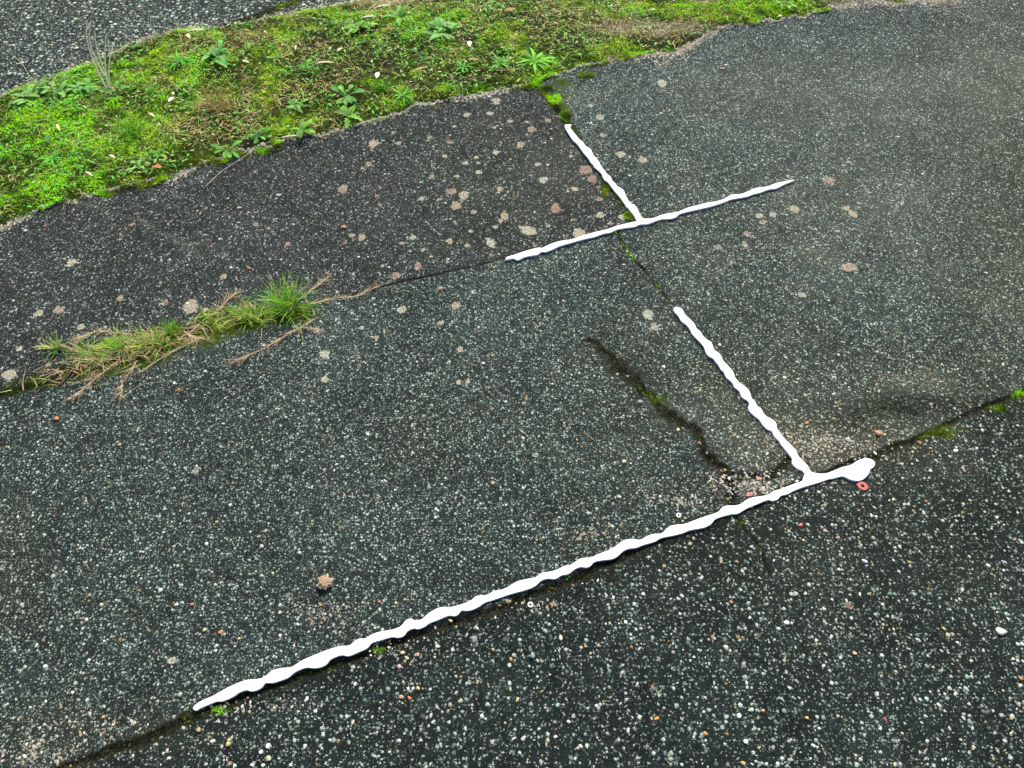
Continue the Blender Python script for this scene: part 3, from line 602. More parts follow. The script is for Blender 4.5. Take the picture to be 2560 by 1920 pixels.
ROS = [
 (82,250,46,'leafy','grey-green leafy weed at the left end of the row along the stony tarmac'),
 (150,243,46,'leafy','leafy weed left of the foot of the tall dry stalks, second from the left edge'),
 (215,236,42,'leafy','leafy weed just left of the foot of the tall dry stalks'),
 (300,238,40,'spoon','bright weed right against the foot of the tall dry stalks'),
 (455,172,46,'narrow','bright green fan-leaved weed near the stony tarmac edge, right of the dry stalks'),
 (545,150,44,'leafy','broad-leaved weed immediately right of the bright fan-leaved weed'),
 (690,160,26,'toothed','small pale weed in the straw above the long pale leaf'),
 (765,176,26,'toothed','small weed beside the long pale fallen leaf'),
 (140,415,34,'narrow','star-shaped narrow-leaved weed in the bright moss at the left'),
 (203,402,24,'spoon','round-leaved weed to the right of the star-shaped weed'),
 (405,395,30,'toothed','jagged weed above the orange-brown dead leaf'),
 (350,425,28,'leafy','low leafy weed near the pavement, left of the orange-brown dead leaf'),
 (575,384,46,'spoon','large rosette with spoon-shaped leaves at the pavement edge above the fallen straw'),
 (650,352,34,'spoon','small rosette right of the large spoon-leaved rosette'),
 (756,335,44,'toothed','jagged rosette on the pavement edge under the brown patch of verge'),
 (740,277,28,'leafy','small blue-green leafy weed in the straw right of the dry brown tuft'),
 (868,250,50,'spoon','big dark green rosette left of the lower white petal'),
 (872,300,44,'toothed','jagged rosette hanging over the pavement below the big dark rosette'),
 (1010,256,38,'narrow','star-shaped weed at the pavement edge below the lower white petal'),
 (1160,182,30,'narrow','small spiky weed left of the brightest weed by the joint'),
 (1250,176,38,'narrow','spiky weed between the small spiky weed and the brightest weed'),
 (1335,166,58,'narrow','brightest green spreading weed above the mossy joint'),
 (900,82,52,'toothed','jagged weed at the top of the verge near the gravelly patch'),
 (1000,58,52,'toothed','jagged weed at the top of the verge, right of the gravelly patch'),
 (1105,92,46,'leafy','leafy weed left of the upper white petal'),
 (1958,26,34,'spoon','weed on the bright moss strip at the far right end of the verge'),
]
for i, (u, v, r, s, l) in enumerate(ROS): rosette(u, v, r, s, l, 100 + i)

def tuft(u, v, hpx, rpx, n, cols, w, label, seed, spread=.5, group='grass tufts', name='grass_tuft', low=.5, cat='grass tuft'):
    p = G(u, v); s = depth(u, v) / F; r = np.random.RandomState(seed)
    hm = hpx * s * 1.15; az = r.rand(n) * 6.283; el = np.clip(r.normal(1.15, spread, n), .12, 1.5)
    b = np.zeros((n, 3)); b[:, 0] = r.normal(0, rpx * s * .42, n); b[:, 1] = r.normal(0, rpx * s * .25, n); b[:, 2] = -.002
    c = pick(cols, n, w); L = hm * r.uniform(low, 1.15, n)
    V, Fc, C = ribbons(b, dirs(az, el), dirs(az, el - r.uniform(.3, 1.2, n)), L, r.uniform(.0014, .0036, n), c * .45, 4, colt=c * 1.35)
    z = float(ground_height(np.array([p[0]]), np.array([p[1]]))[0])
    V[:, 2] = np.maximum(V[:, 2], -.002)
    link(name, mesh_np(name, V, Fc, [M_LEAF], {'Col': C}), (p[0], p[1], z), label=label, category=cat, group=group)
GR3 = [(.08,.34,.008),(.18,.46,.012),(.36,.48,.05),(.56,.46,.20)]
TF = [
 (722,772,80,46,210,GR3,[3,4,3,1],'tallest bright green grass tuft in the joint, at the right end of the clump'),
 (625,795,52,42,170,GR3,[2,2,3,2],'dark round grass tuft second from the right in the joint clump'),
 (540,800,34,40,120,GR3,[2,3,3,3],'low mixed grass tuft in the middle of the joint clump'),
 (432,832,40,20,60,GR3,[3,3,1,0],'small upright dark green tuft in the middle of the joint clump'),
 (380,862,44,60,200,GR3,[1,2,4,4],'yellow-green bushy tuft left of the small upright tuft in the joint'),
 (300,872,48,50,170,GR3,[2,3,3,3],'spiky green and straw tuft in the left half of the joint clump'),
 (225,890,44,50,150,GR3,[2,2,2,4],'strawy tuft near the left end of the joint clump'),
 (150,872,44,16,40,GR3,[3,3,1,1],'thin upright tuft at the left end of the joint clump'),
 (548,285,50,44,170,[(.44,.30,.13),(.34,.17,.07),(.22,.36,.03),(.50,.40,.2)],[4,3,3,2],'dry brown and yellow grass tuft in the middle of the verge'),
 (335,345,44,40,130,GR3,[5,3,1,0],'dark green grass tuft in the bright moss at the left'),
 (955,232,26,24,150,GR3,[4,4,1,0],'fine green tuft directly under the lower white petal'),
 (790,190,30,34,80,GR3,[3,3,2,1],'soft green tuft below the long pale fallen leaf'),
]
for i, a in enumerate(TF): tuft(*a[:7], a[7], 300 + i)

def sprig(pts, n, fan, label, seed, thick=1.4):
    """dead grass head lying flat: a stem with straws fanning from it"""
    r = np.random.RandomState(seed); P = GP(pts); c0 = P[0]; P3 = np.zeros((len(P), 3)); P3[:, :2] = P - c0; P3[:, 2] = .005
    parts = []
    for i in range(len(P) - 1):
        d = P3[i + 1] - P3[i]; L = np.linalg.norm(d); k = max(2, n // (len(P) - 1))
        t = r.rand(k)[:, None]; b = P3[i] + d * t; a0 = math.atan2(d[1], d[0]); az = a0 + r.normal(0, fan, k)
        el = r.uniform(-.02, .35, k); c = pick([(.50,.36,.22),(.55,.44,.28),(.40,.26,.15),(.46,.38,.2)], k)
        parts.append(ribbons(b, dirs(az, el), dirs(az + r.normal(0, .4, k), el - .35), r.uniform(.02, .055, k), r.uniform(.0007, .0014, k) * thick / 1.4, c, 4, colt=c * .9))
        c1 = np.array([[.46,.36,.2]]); parts.append(ribbons(P3[i:i+1], d[None] / L, d[None] / L, np.array([L]), np.array([.0020]), c1, 2, lambda t: 1.))
    V, Fc, C = merge(parts); V[:, 2] = np.maximum(V[:, 2], .0015)
    link('dry_grass_sprig', mesh_np('dry_grass_sprig', V, Fc, [M_STRAW], {'Col': C}), (c0[0], c0[1], .002), label=label, category='dry grass', group='dead grass sprigs on the pavement')
SP = [
 ([(790,800),(720,840),(650,880),(590,905)], 70, .35, 'feathery dead grass sprig trailing down-left from the right tuft of the joint clump'),
 ([(770,765),(830,750),(890,745),(945,720)], 60, .25, 'dead grass sprig pointing right from the joint clump towards the small white cutout'),
 ([(760,742),(800,715),(822,695)], 26, .4, 'short dead sprig sticking up-right above the right end of the joint clump'),
 ([(250,905),(170,870),(110,870)], 60, .4, 'pale dead grass fanning left over the end of the joint clump'),
 ([(300,905),(240,950),(195,990)], 55, .4, 'dead straws fanning down from the lower left of the joint clump'),
 ([(345,905),(310,960),(305,990)], 34, .5, 'spiky dead sprig ending below the left part of the joint clump'),
 ([(330,840),(250,830),(200,850)], 70, .5, 'tan dead grass lying above the left half of the joint clump'),
 ([(540,790),(570,755),(585,740)], 40, .5, 'reddish dead grass standing above the middle of the joint clump'),
 ([(500,850),(420,890),(350,935)], 26, .18, 'long pale bent straw under the middle of the joint clump'),
 ([(730,820),(790,825)], 30, .45, 'tangle of straw at the lower right of the joint clump'),
 ([(500,815),(470,840),(500,850)], 50, .9, 'curled straw knot in the middle of the joint clump'),
]
for i, (p, n, f, l) in enumerate(SP): sprig(p, n, f, l, 400 + i)

def joint_litter():
    r = np.random.RandomState(77); P = J1[1:10]; n = 380; sg = r.choice(8, n, p=[.0,.05,.17,.20,.20,.15,.13,.10])
    t = r.rand(n)[:, None]; q = P[sg] * (1 - t) + P[sg + 1] * t + r.normal(0, 1, (n, 2)) * [.022, .024]
    az = .37 + r.normal(0, .9, n) + (r.rand(n) < .5) * 3.14; el = r.uniform(-.05, .5, n)
    c = pick([(.56,.42,.24),(.62,.52,.32),(.42,.26,.13),(.48,.28,.17),(.36,.34,.09)], n)
    V, Fc, C = ribbons(np.c_[q, r.uniform(.004, .016, n)], dirs(az, el), dirs(az + r.normal(0, .7, n), el - .5), r.uniform(.02, .07, n), r.uniform(.0008, .0018, n), c, 4, colt=c * .85)
    V[:, 2] = np.maximum(V[:, 2], .002)
    link('joint_straw', mesh_np('joint_straw', V, Fc, [M_STRAW], {'Col': C}), kind='stuff', label='tangled dead straw matted along the grassy joint', category='dead grass')
joint_litter()

def stem(name, pts, rad, col, parent=None, loc=None, **props):
    """thin tapering tube through 3-D points"""
    P = np.array(pts, float); t = np.linspace(0, len(P) - 1, (len(P) - 1) * 4 + 1); Q = np.stack([np.interp(t, np.arange(len(P)), P[:, k]) for k in range(3)], -1)
    for _ in range(2): Q[1:-1] = (Q[:-2] + 2 * Q[1:-1] + Q[2:]) / 4
    n = len(Q); V = []
    for i in range(n):
        d = Q[min(i+1, n-1)] - Q[max(i-1, 0)]; d /= np.linalg.norm(d); a = np.cross(d, [.3, .9, .2]); a /= np.linalg.norm(a); b = np.cross(d, a)
        rr = rad * (1 - .6 * i / n)
        for k in range(5): V.append(Q[i] + rr * (math.cos(k * 1.2566) * a + math.sin(k * 1.2566) * b))
    Fc = np.array([[i*5+k, i*5+(k+1) % 5, i*5+5+(k+1) % 5, i*5+5+k] for i in range(n-1) for k in range(5)])
    V = np.array(V); C = np.tile(np.array(col), (len(V), 1))
    return link(name, mesh_np(name, V, Fc, [M_STRAW], {'Col': C}, smooth=True), loc or (0, 0, 0), parent=parent, **props)
def ray_point(u, v, y):
    """point on the sight line of (u, v) at world distance y"""
    a = (u - W2) / F; b = -(v - H2) / F; Y = b * CA + SA; Z = b * SA - CA; t = y / Y
    return np.array([a * t, y, CH + Z * t])
# tall dried stalks rooted in the verge beside the leafy weeds
b0 = G(278, 242); bp = np.array([b0[0], b0[1], .004])
root = link('dried_stalks', None, tuple(bp), label='cluster of tall thin dried seed stalks rising from the leafy weeds over the stony tarmac', category='dried plant')
for px in [[(276,240),(250,190),(228,140),(214,90),(218,50)], [(278,240),(262,180),(240,120),(236,76)], [(280,238),(266,200),(262,150),(264,88)], [(277,236),(270,180),(276,140),(270,100)], [(262,190),(240,150),(222,105),(226,56)]]:
    hh = [ray_point(u, v, bp[1] + .02 * k) for k, (u, v) in enumerate(px)]
    stem('stem', [h - bp for h in hh], .0032, (.86,.80,.55), parent=root)
def lying_straw(pts, label, rad=.0013, col=(.52,.44,.28)):
    P = GP(pts); c = P[0]; z = [.004 + .006 * math.sin(math.pi * i / max(1, len(P) - 1)) for i in range(len(P))]
    g0 = float(ground_height(np.array([c[0]]), np.array([c[1]]))[0])
    stem('dry_stalk', [(p[0] - c[0], p[1] - c[1], zz) for p, zz in zip(P, z)], rad, col, loc=(c[0], c[1], g0), label=label, category='straw', group='single straws on the asphalt')
lying_straw([(515,468),(560,430),(600,405),(645,372)], 'long straw leaning from the verge onto the pavement below the large spoon-leaved rosette')
lying_straw([(68,182),(60,165),(42,150),(28,136)], 'short curved straw on the stony tarmac at the far left')
lying_straw([(458,112),(448,85),(450,60)], 'thin straw crossing from the verge onto the stony tarmac')
lying_straw([(1988,825),(1997,845),(2008,852)], 'tiny pale straw on the asphalt right of the large white cutout arm', .0009)
lying_straw([(1957,1265),(1975,1282),(2000,1296)], 'fine pale straw below the large cutout, left of the red washer', .0008)
lying_straw([(300,1000),(360,962),(440,955)], 'fine pale hair-like straw under the left end of the joint clump', .0007)

def fallen(u, v, L, Wd, ang, col, label, name='fallen_leaf', cat='fallen leaf', group='fallen leaves and petals', lift=.016):
    p = G(u, v); s = depth(u, v) / F; L *= s * .9; Wd *= s * .85
    b = np.array([[-L/2 * math.cos(ang), -L/2 * math.sin(ang), 0]]); az = np.array([ang])
    pr = lambda t: max(.04, math.sin(math.pi * (.03 + .94 * t)) ** .8)
    c = np.array([col]); V, Fc, C = ribbons(b, dirs(az, np.array([.25])), dirs(az, np.array([-.2])), np.array([L]), np.array([Wd]), c, 10, pr, .3, colt=c * .92)
    g0 = float(ground_height(np.array([p[0]]), np.array([p[1]]))[0])
    link(name, mesh_np(name, V, Fc, [M_STRAW], {'Col': C}, smooth=True), (p[0], p[1], g0 + lift), label=label, category=cat, group=group)
CREAM = (.56,.52,.32)
for a in [
 (437,268,24,13,1.1,(.80,.78,.68),'white petal lying in the yellow moss above the dry brown tuft'),
 (441,252,14,8,1.9,(.66,.66,.42),'pale green leaf touching the top of the left white petal'),
 (1175,127,26,13,1.55,(.86,.84,.76),'upper white petal standing in the middle of the verge'),
 (947,207,26,14,1.5,(.88,.86,.80),'lower white petal above the fine green tuft'),
 (815,177,56,9,.05,CREAM,'long pale leaf lying level in the upper verge'),
 (497,96,48,10,.1,CREAM,'pale straw-coloured leaf beside the stony tarmac near the thin straw'),
 (478,108,28,11,-1.0,(.60,.62,.36),'pale leaf crossing under the straw-coloured leaf at the tarmac edge'),
 (830,140,18,9,2.0,CREAM,'left one of a pair of small pale leaves near the jagged top weed'),
 (852,140,20,10,.9,CREAM,'right one of a pair of small pale leaves near the jagged top weed'),
 (855,138,16,7,.6,CREAM,'small pale leaf against the pair of pale leaves'),
 (388,304,30,8,-.7,CREAM,'narrow pale leaf in the moss left of the dry brown tuft'),
 (160,342,40,8,-1.0,(.60,.62,.24),'yellowish leaf blade in the bright moss above the star-shaped weed'),
 (290,408,28,9,-.6,CREAM,'cream leaf above the mossy pavement edge at the left'),
 (232,450,34,7,-.6,(.60,.60,.36),'pale narrow leaf just above the pavement edge at the left'),
 (730,352,56,7,.15,CREAM,'long thin pale leaf beside the pavement under the jagged rosette'),
 (960,35,44,9,.25,CREAM,'pale leaf on the gravelly patch at the top of the verge'),
 (925,62,46,8,.15,(.58,.56,.40),'pale narrow leaf below the gravelly patch at the top'),
 (133,368,40,16,-1.1,(.06,.20,.04),'broad dark green leaf standing in the moss at the left'),
 (1947,50,12,9,.4,(.74,.66,.40),'small yellow leaf on the bright moss strip at the far right'),
 (1630,40,16,12,.3,(.30,.50,.04),'small bright green leaf in the bare patch of the right verge'),
 (620,172,26,9,-.5,(.66,.56,.34),'tan leaf in the straw between the broad-leaved and small pale weeds'),
 (745,140,24,6,1.7,(.62,.60,.40),'upright pale blade above the long pale leaf'),
]: fallen(*a)
for a in [
 (402,433,24,16,-.2,(.46,.20,.06),'orange-brown dead leaf at the edge of the pavement on the left'),
 (1275,41,36,14,.2,(.40,.22,.10),'reddish-brown dead leaf at the top of the verge'),
 (975,90,30,12,.1,(.30,.15,.05),'dark brown dead leaf under the jagged top weeds'),
 (1185,170,34,9,-.05,(.46,.28,.09),'orange-tan dead leaf above the small spiky weed'),
 (1050,190,46,10,.5,(.40,.26,.12),'tan dead leaf right of the lower white petal'),
]: fallen(*a)

# ------------------------------------------------------------------ stones
def ico():
    import bmesh
    bm = bmesh.new(); bmesh.ops.create_icosphere(bm, subdivisions=2, radius=1); bm.verts.ensure_lookup_table()
    V = np.array([v.co[:] for v in bm.verts]); Fc = np.array([[v.index for v in f.verts] for f in bm.faces]); bm.free(); return V, Fc
ICO = ico()
def lumpy(n, r, ang=.25):
    """n different rounded-angular unit stones, (n, 42, 3)"""
    V0, _ = ICO; out = np.repeat(V0[None], n, 0).copy()
    for k in range(10):
        pl = r.normal(0, 1, (n, 3)); pl /= np.linalg.norm(pl, axis=1, keepdims=True); h = r.uniform(.42, .88, (n, 1))
        d = (out * pl[:, None]).sum(-1); ex = np.maximum(0, d - h); out -= pl[:, None] * ex[..., None] * .9
    return out
PEB = {'orange': (.44,.22,.08), 'brick red': (.40,.14,.06), 'yellow': (.52,.42,.17), 'cream': (.62,.54,.36), 'white': (.78,.78,.74), 'pink': (.52,.30,.26), 'grey': (.22,.25,.25), 'tan': (.46,.32,.18), 'olive': (.34,.34,.16), 'pale green': (.44,.50,.36)}
def pebble(u, v, w, h, colour, label, seed, name='pebble', cat='pebble', sink=.35):
    r = np.random.RandomState(seed); s = depth(u, v) / F; p = G(u, v, .0); S = lumpy(1, r)[0]
    a = w * s / 2; b = h * s / 2; rot = r.uniform(-.5, .5); S = S * [a, b * 1.1, min(a, b) * .75]
    S = S @ np.array([[math.cos(rot), math.sin(rot), 0], [-math.sin(rot), math.cos(rot), 0], [0, 0, 1]])
    hz = min(a, b) * .75
    C = np.tile(np.array(PEB.get(colour, colour) if isinstance(colour, str) else colour), (len(S), 1)) * r.uniform(.85, 1.15)
    g0 = float(ground_height(np.array([p[0]]), np.array([p[1]]))[0])
    link(name, mesh_np(name, S, ICO[1], [M_STONE], {'Col': C}, smooth=False), (p[0], p[1], g0 + hz * (1 - sink)), label=label, category=cat, group='loose pebbles on the asphalt')
PB = [
 (142,1048,15,14,'brick red','reddish pebble alone on the asphalt below the left end of the joint clump'),
 (449,976,12,12,'orange','orange pebble under the left middle of the joint clump'),
 (437,959,8,8,'white','tiny white pebble just above the orange pebble under the joint clump'),
 (300,1112,9,8,'tan','tan pebble at mid-left, above the pale cream one'),
 (559,1060,10,7,'pink','pink chip right of the orange pebble under the joint clump'),
 (715,1045,9,8,'pale green','pale green pebble in the open asphalt below the joint clump'),
 (1208,909,10,8,'white','white pebble in the centre of the middle slab, the upper one'),
 (1264,1005,9,9,'white','round white pebble in the centre of the middle slab, the lower one'),
 (1232,1208,11,9,'cream','cream pebble in the middle slab, straight above the white ring'),
 (1442,1100,8,7,'orange','small orange pebble in the middle slab left of the wide dirty joint'),
 (1560,1154,13,11,'cream','cream angular pebble left of the foot of the wide dirty joint'),
 (1658,918,11,9,'white','white pebble beside the thin upper end of the wide dirty joint'),
 (1600,1005,13,11,'grey','grey pebble touching the left side of the wide dirty joint'),
 (1694,1075,10,11,'cream','cream pebble on the left rim of the wide dirty joint'),
 (1748,1109,12,12,'orange','orange pebble just right of the wide dirty joint'),
 (1812,1177,10,8,'orange','orange chip in the dirt above the long white bar'),
 (1798,863,10,8,'white','white pebble touching the right side of the large cutout arm'),
 (2195,1085,24,16,(.34,.20,.12),'largest brown pebble, in the gravelly dirt above the white blob'),
 (2297,1108,12,10,'orange','orange-yellow pebble at the lower end of the mossy right joint'),
 (2325,1122,11,8,'tan','tan pebble just below the orange-yellow one at the right joint'),
 (2324,1180,11,9,'cream','cream pebble right of the white blob'),
 (2017,1059,14,8,(.56,.20,.10),'orange-red chip right of the arm of the large cutout'),
 (2099,1025,10,8,'pink','pink pebble above the gravelly dirt'),
 (2388,1127,18,8,'white','flat white pebble below the mossy right joint'),
 (2314,1255,10,9,'yellow','yellow pebble right of the red washer'),
 (2423,1252,9,7,'yellow','yellow pebble at the far right, level with the red washer'),
 (2284,1268,9,8,'orange','orange pebble just left-below the yellow one right of the red washer'),
 (2061,1329,11,10,'pink','pink angular pebble below the red washer'),
 (2018,1329,9,8,'tan','tan pebble just below the red chip'),
 (2091,1346,11,8,'orange','orange-tan pebble right-below the pink angular pebble'),
 (2058,1210,9,5,'orange','orange sliver tucked under the long white bar near the blob'),
 (2161,1404,17,10,'white','white pebble straight below the red washer'),
 (2500,1579,26,22,(.66,.62,.48),'largest cream-white pebble at the right side of the front slab'),
 (2357,1572,11,10,'yellow','yellow pebble left of the largest cream-white pebble'),
 (2136,1633,13,10,'tan','tan heart-shaped pebble in the middle of the right front slab'),
 (1966,1557,18,12,(.72,.62,.54),'pinkish-white oval pebble in the front slab'),
 (1780,1593,10,10,'orange','orange pebble left of a second orange one in the front slab'),
 (1844,1592,13,11,'orange','orange pebble paired with a brown one in the front slab'),
 (1827,1506,12,9,'orange','flat orange pebble above the orange pair in the front slab'),
 (1814,1620,14,12,'cream','cream oval pebble below the orange pair in the front slab'),
 (1762,1834,14,11,'orange','orange pebble near the bottom, the lowest orange one'),
 (1865,1854,14,11,'white','white oval pebble near the bottom, right of the lowest orange one'),
 (1847,1790,14,11,'white','white pebble above the white oval one near the bottom'),
 (1877,1775,17,11,'pale green','pale green oval pebble above the white one near the bottom'),
 (1907,1778,12,11,'orange','orange-brown pebble right of the pale green oval near the bottom'),
 (1858,1908,14,11,'yellow','yellow pebble on the bottom edge of the photo'),
 (2018,1795,11,10,'yellow','yellow pebble above the bottom edge, right of centre'),
 (2214,1799,8,15,(.46,.16,.14),'upright dull red pebble near the bottom right'),
 (2551,1696,15,10,'orange','orange pebble on the right edge of the front slab'),
 (2527,1795,12,11,'yellow','yellow pebble near the bottom right corner'),
 (481,1512,10,9,'brick red','red-orange pebble left of the orange pebble above the long bar'),
 (551,1581,11,10,(.58,.19,.045),'vivid orange pebble above the left end of the long bar'),
 (511,1574,11,10,'yellow','yellow pebble left of the vivid orange pebble'),
 (598,1597,8,8,'yellow','small yellow pebble right of the vivid orange pebble'),
 (136,1290,7,6,(.55,.12,.10),'tiny red chip near the left edge'),
 (656,1365,11,10,'white','white pebble left-above the brown rock'),
 (648,1342,12,9,'tan','tan pebble touching the white one left-above the brown rock'),
 (803,1514,13,8,'orange','orange pebble in the crumbs below the brown rock'),
 (949,1505,9,8,'brick red','red chip right of the crumbs below the brown rock'),
 (496,1824,13,12,'tan','round tan pebble below the left tip of the long bar'),
 (570,1860,14,14,'yellow','yellow pebble near the bottom left, right-below the round tan one'),
 (671,1865,13,12,'white','white pebble near the bottom, the upper of a white pair'),
 (652,1879,12,10,'white','white pebble near the bottom, the lower of a white pair'),
 (670,1897,18,14,(.56,.54,.34),'greenish cream oval pebble under the white pair near the bottom'),
 (184,1732,12,12,'cream','cream pebble near the left edge above the brown dirt'),
 (1007,1632,16,10,(.62,.42,.24),'pale orange oval pebble under the long bar, left of a pink one'),
 (1044,1635,11,12,(.55,.26,.20),'pink pebble under the long bar'),
 (1095,1616,13,12,'white','white angular pebble under the long bar, right of the pink one'),
 (998,1666,12,13,'pink','pink pebble directly below the pale orange oval'),
 (1126,1552,11,10,'yellow','yellow pebble close under the long bar'),
 (1184,1600,20,18,'grey','large dull grey pebble under the middle of the long bar'),
 (1232,1624,13,9,'yellow','yellow pebble right-below the large dull grey one'),
 (1332,1640,17,16,'grey','second dull grey pebble, right of a row of orange ones'),
 (1401,1595,12,13,'cream','cream pebble right-below the white ring'),
 (1464,1616,11,8,'orange','orange pebble, left of a close pair below the long bar'),
 (1496,1615,10,8,'tan','tan pebble, right of a close pair below the long bar'),
 (1579,1620,10,10,'orange','single orange pebble in the middle of the front slab'),
 (1564,1556,13,10,'white','bright white pebble above the single orange pebble'),
 (1278,1648,9,11,'orange','orange pebble in the row left of the second dull grey pebble'),
 (1045,1721,10,12,'yellow','yellow pebble in the lower middle, right of a brown one'),
 (1004,1741,13,11,'tan','brown-tan pebble in the lower middle'),
 (1023,1746,11,12,(.58,.20,.06),'vivid orange pebble in the lower middle'),
 (1294,1748,8,15,'yellow','upright yellow chip in the lower middle of the front slab'),
 (1640,1797,16,10,(.66,.30,.05),'bright orange irregular chip in the lower right middle'),
 (860,570,15,12,(.52,.28,.12),'orange pebble on the lichen-spotted slab, left of centre'),
 (579,670,9,8,'white','white pebble on the lichen-spotted slab above the joint clump'),
 (624,672,11,9,'orange','yellow-orange pebble on the lichen-spotted slab above the right of the joint clump'),
 (66,578,11,10,(.70,.58,.46),'pale pinkish pebble near the left edge below the verge'),
 (697,488,15,9,(.36,.40,.40),'grey pebble on the slab just below the verge'),
 (598,520,14,10,'tan','tan chip on the lichen-spotted slab under the long leaning straw'),
 (1806,172,13,8,'orange','orange pebble on the upper right slab near the verge'),
 (1616,265,10,7,'grey','dark grey pebble on the slab right of the mossy joint'),
 (2120,407,13,9,(.32,.26,.16),'brown pebble on the slab above the pink lichen spot'),
]
for i, (u, v, w, h, c, l) in enumerate(PB): pebble(u, v, w, h, c, l, 500 + i)

# the one big brown stone: craggy lump with pits
def rock():
    import bmesh
    from mathutils import noise, Vector
    u, v = 812, 1460; p = G(u, v); s = depth(u, v) / F
    bm = bmesh.new(); bmesh.ops.create_icosphere(bm, subdivisions=5, radius=1)
    for w in bm.verts:
        c = w.co.copy(); n = noise.fractal(c * 1.3 + Vector((3, 1, 4)), .8, 2, 4) * .75 + noise.noise(c * 4) * .22 + noise.noise(c * 9) * .10
        w.co = c * (1 + n); w.co.x *= 15 * s; w.co.y *= 17 * s; w.co.z *= 8 * s
    me = bpy.data.meshes.new('stone'); bm.to_mesh(me); bm.free()
    me.materials.append(plain_material('brown_rock', (.17,.11,.06), (.48,.36,.25), .9))
    for q in me.polygons: q.use_smooth = True
    link('stone', me, (p[0], p[1], .009), label='big craggy brown stone above the left half of the long white bar', category='stone')
rock()

# embedded aggregate standing proud of the slabs is part of each slab's surface; loose grit lies on it
def grit():
    r = np.random.RandomState(11); U, Vv, Sz, Cc = [], [], [], []
    cols = np.array([(.34,.38,.37),(.52,.55,.53),(.74,.74,.71),(.60,.56,.42),(.46,.37,.21),(.42,.24,.11),(.46,.30,.24),(.16,.19,.18),(.40,.44,.32)])
    def area(n, fu, fv, s0, s1, w):
        U.append(fu); Vv.append(fv); Sz.append(s0 + (s1 - s0) * r.rand(n) ** 2.2); Cc.append(cols[r.choice(9, n, p=np.array(w) / sum(w))])
    # front slab: rounded pebbles
    n = 5600; X = r.uniform(-1.35, 1.35, n); Y = r.uniform(-.05, 1.25, n); y3 = np.interp(X, J3[:,0], J3[:,1])
    k = (Y < y3 - .01) & (r.rand(n) < .35 + vnoise(X, Y, 6, 91, 3)); X, Y = X[k], Y[k]
    P = [np.stack([X, Y], -1)]; S = [.0015 + .0030 * r.rand(len(X)) ** 2.4]; Cl = [cols[r.choice(9, len(X), p=np.array([6,8,7,3,.7,.2,.4,1.5,1.0]) / 27.8)]]
    # other slabs: sparse small ones
    n = 2600; X = r.uniform(-1.9, 1.9, n); Y = r.uniform(.3, 2.6, n); y3 = np.interp(X, J3[:,0], J3[:,1])
    k = (Y > y3 + .01) & (Y < line_y(VLO, X) - .02); X, Y = X[k], Y[k]
    P.append(np.stack([X, Y], -1)); S.append(.0014 + .0022 * r.rand(len(X)) ** 2.5); Cl.append(cols[r.choice(9, len(X), p=np.array([6,5,3,2,.5,.3,.4,2,1.2]) / 20.4)])
    # crumbs at dirt patches (centre u, v, radii, number) and along both verge edges
    for (u, v, ru, rv, m) in [(2060,1110,150,44,1300),(1880,1210,100,34,900),(800,1535,60,34,170),(80,1890,90,40,260),(230,1815,110,40,160),(1330,1510,70,14,120),(1440,1335,50,14,120),(1010,1625,110,22,160),(1700,1250,70,20,160),(640,1765,120,18,150),(500,1740,1,1,0),(1180,1580,100,20,80),(2060,1660,30,20,20),(2380,1020,60,20,120),(1820,1100,60,40,60),(2320,1620,100,30,40),(2540,1800,50,90,90)]:
        m = int(m * .42)
        if not m: continue
        a = r.normal(0, .65, (m, 2)); q = G(u + ru * a[:, 0], v + rv * a[:, 1]); P.append(q); S.append(.0014 + .0030 * r.rand(m) ** 2.2)
        Cl.append(cols[r.choice(9, m, p=np.array([2,2,3,5,3,1,2.5,1.5,2]) / 22)])
    n = 7500; X = r.uniform(-2.4, 2.3, n); Y = line_y(VLO, X); off = np.abs(r.normal(0, .005 + .20 * np.clip(vnoise(X, Y, 3.0, 58, 3) - .42, 0, 1), n)); Y = Y + wobble(X, Y) - off + .008
    P.append(np.stack([X, Y], -1)); S.append(.0018 + .0035 * r.rand(n) ** 2.2); Cl.append(cols[r.choice(9, n, p=np.array([1,2,5,9,6,.5,2,1,2]) / 28.5)])
    n = 1500; X = r.uniform(-2.6, 1.2, n); Y = line_y(VHI, X) + np.abs(r.normal(0, .03, n)) - .01
    P.append(np.stack([X, Y], -1)); S.append(.0025 + .004 * r.rand(n) ** 2); Cl.append(cols[r.choice(9, n, p=np.array([3,3,4,4,2,.6,2,2,1]) / 21.6)])
    # bare gravelly patches of the verge
    x, y = scatter_verge(26000, 9); m_, s_, b_ = verge_masks(x, y); k = r.rand(len(x)) < sstep(.35, .8, b_) * .9; x, y = x[k], y[k]
    P.append(np.stack([x, y], -1)); S.append(.0018 + .003 * r.rand(len(x)) ** 2); Cl.append(cols[r.choice(9, len(x), p=np.array([2,3,4,5,3,.4,2,1.5,1.5]) / 22.4)])
    P = np.concatenate(P); S = np.concatenate(S); Cl = np.concatenate(Cl); N = len(P)
    sh = lumpy(N, r) * np.stack([S * r.uniform(.9, 1.7, N), S * r.uniform(.7, 1.1, N), S * r.uniform(.35, .6, N)], -1)[:, None]
    a = r.rand(N) * 6.283; ca, sa = np.cos(a)[:, None], np.sin(a)[:, None]
    xx = sh[..., 0] * ca - sh[..., 1] * sa; yy = sh[..., 0] * sa + sh[..., 1] * ca
    z0 = ground_height(P[:, 0], P[:, 1]) - S * .12
    V = np.stack([xx + P[:, 0:1], yy + P[:, 1:2], sh[..., 2] + z0[:, None]], -1).reshape(-1, 3)
    Cl = Cl * np.array([.72,.70,.66])
    Fc = (np.arange(N)[:, None, None] * len(ICO[0]) + ICO[1][None]).reshape(-1, 3)
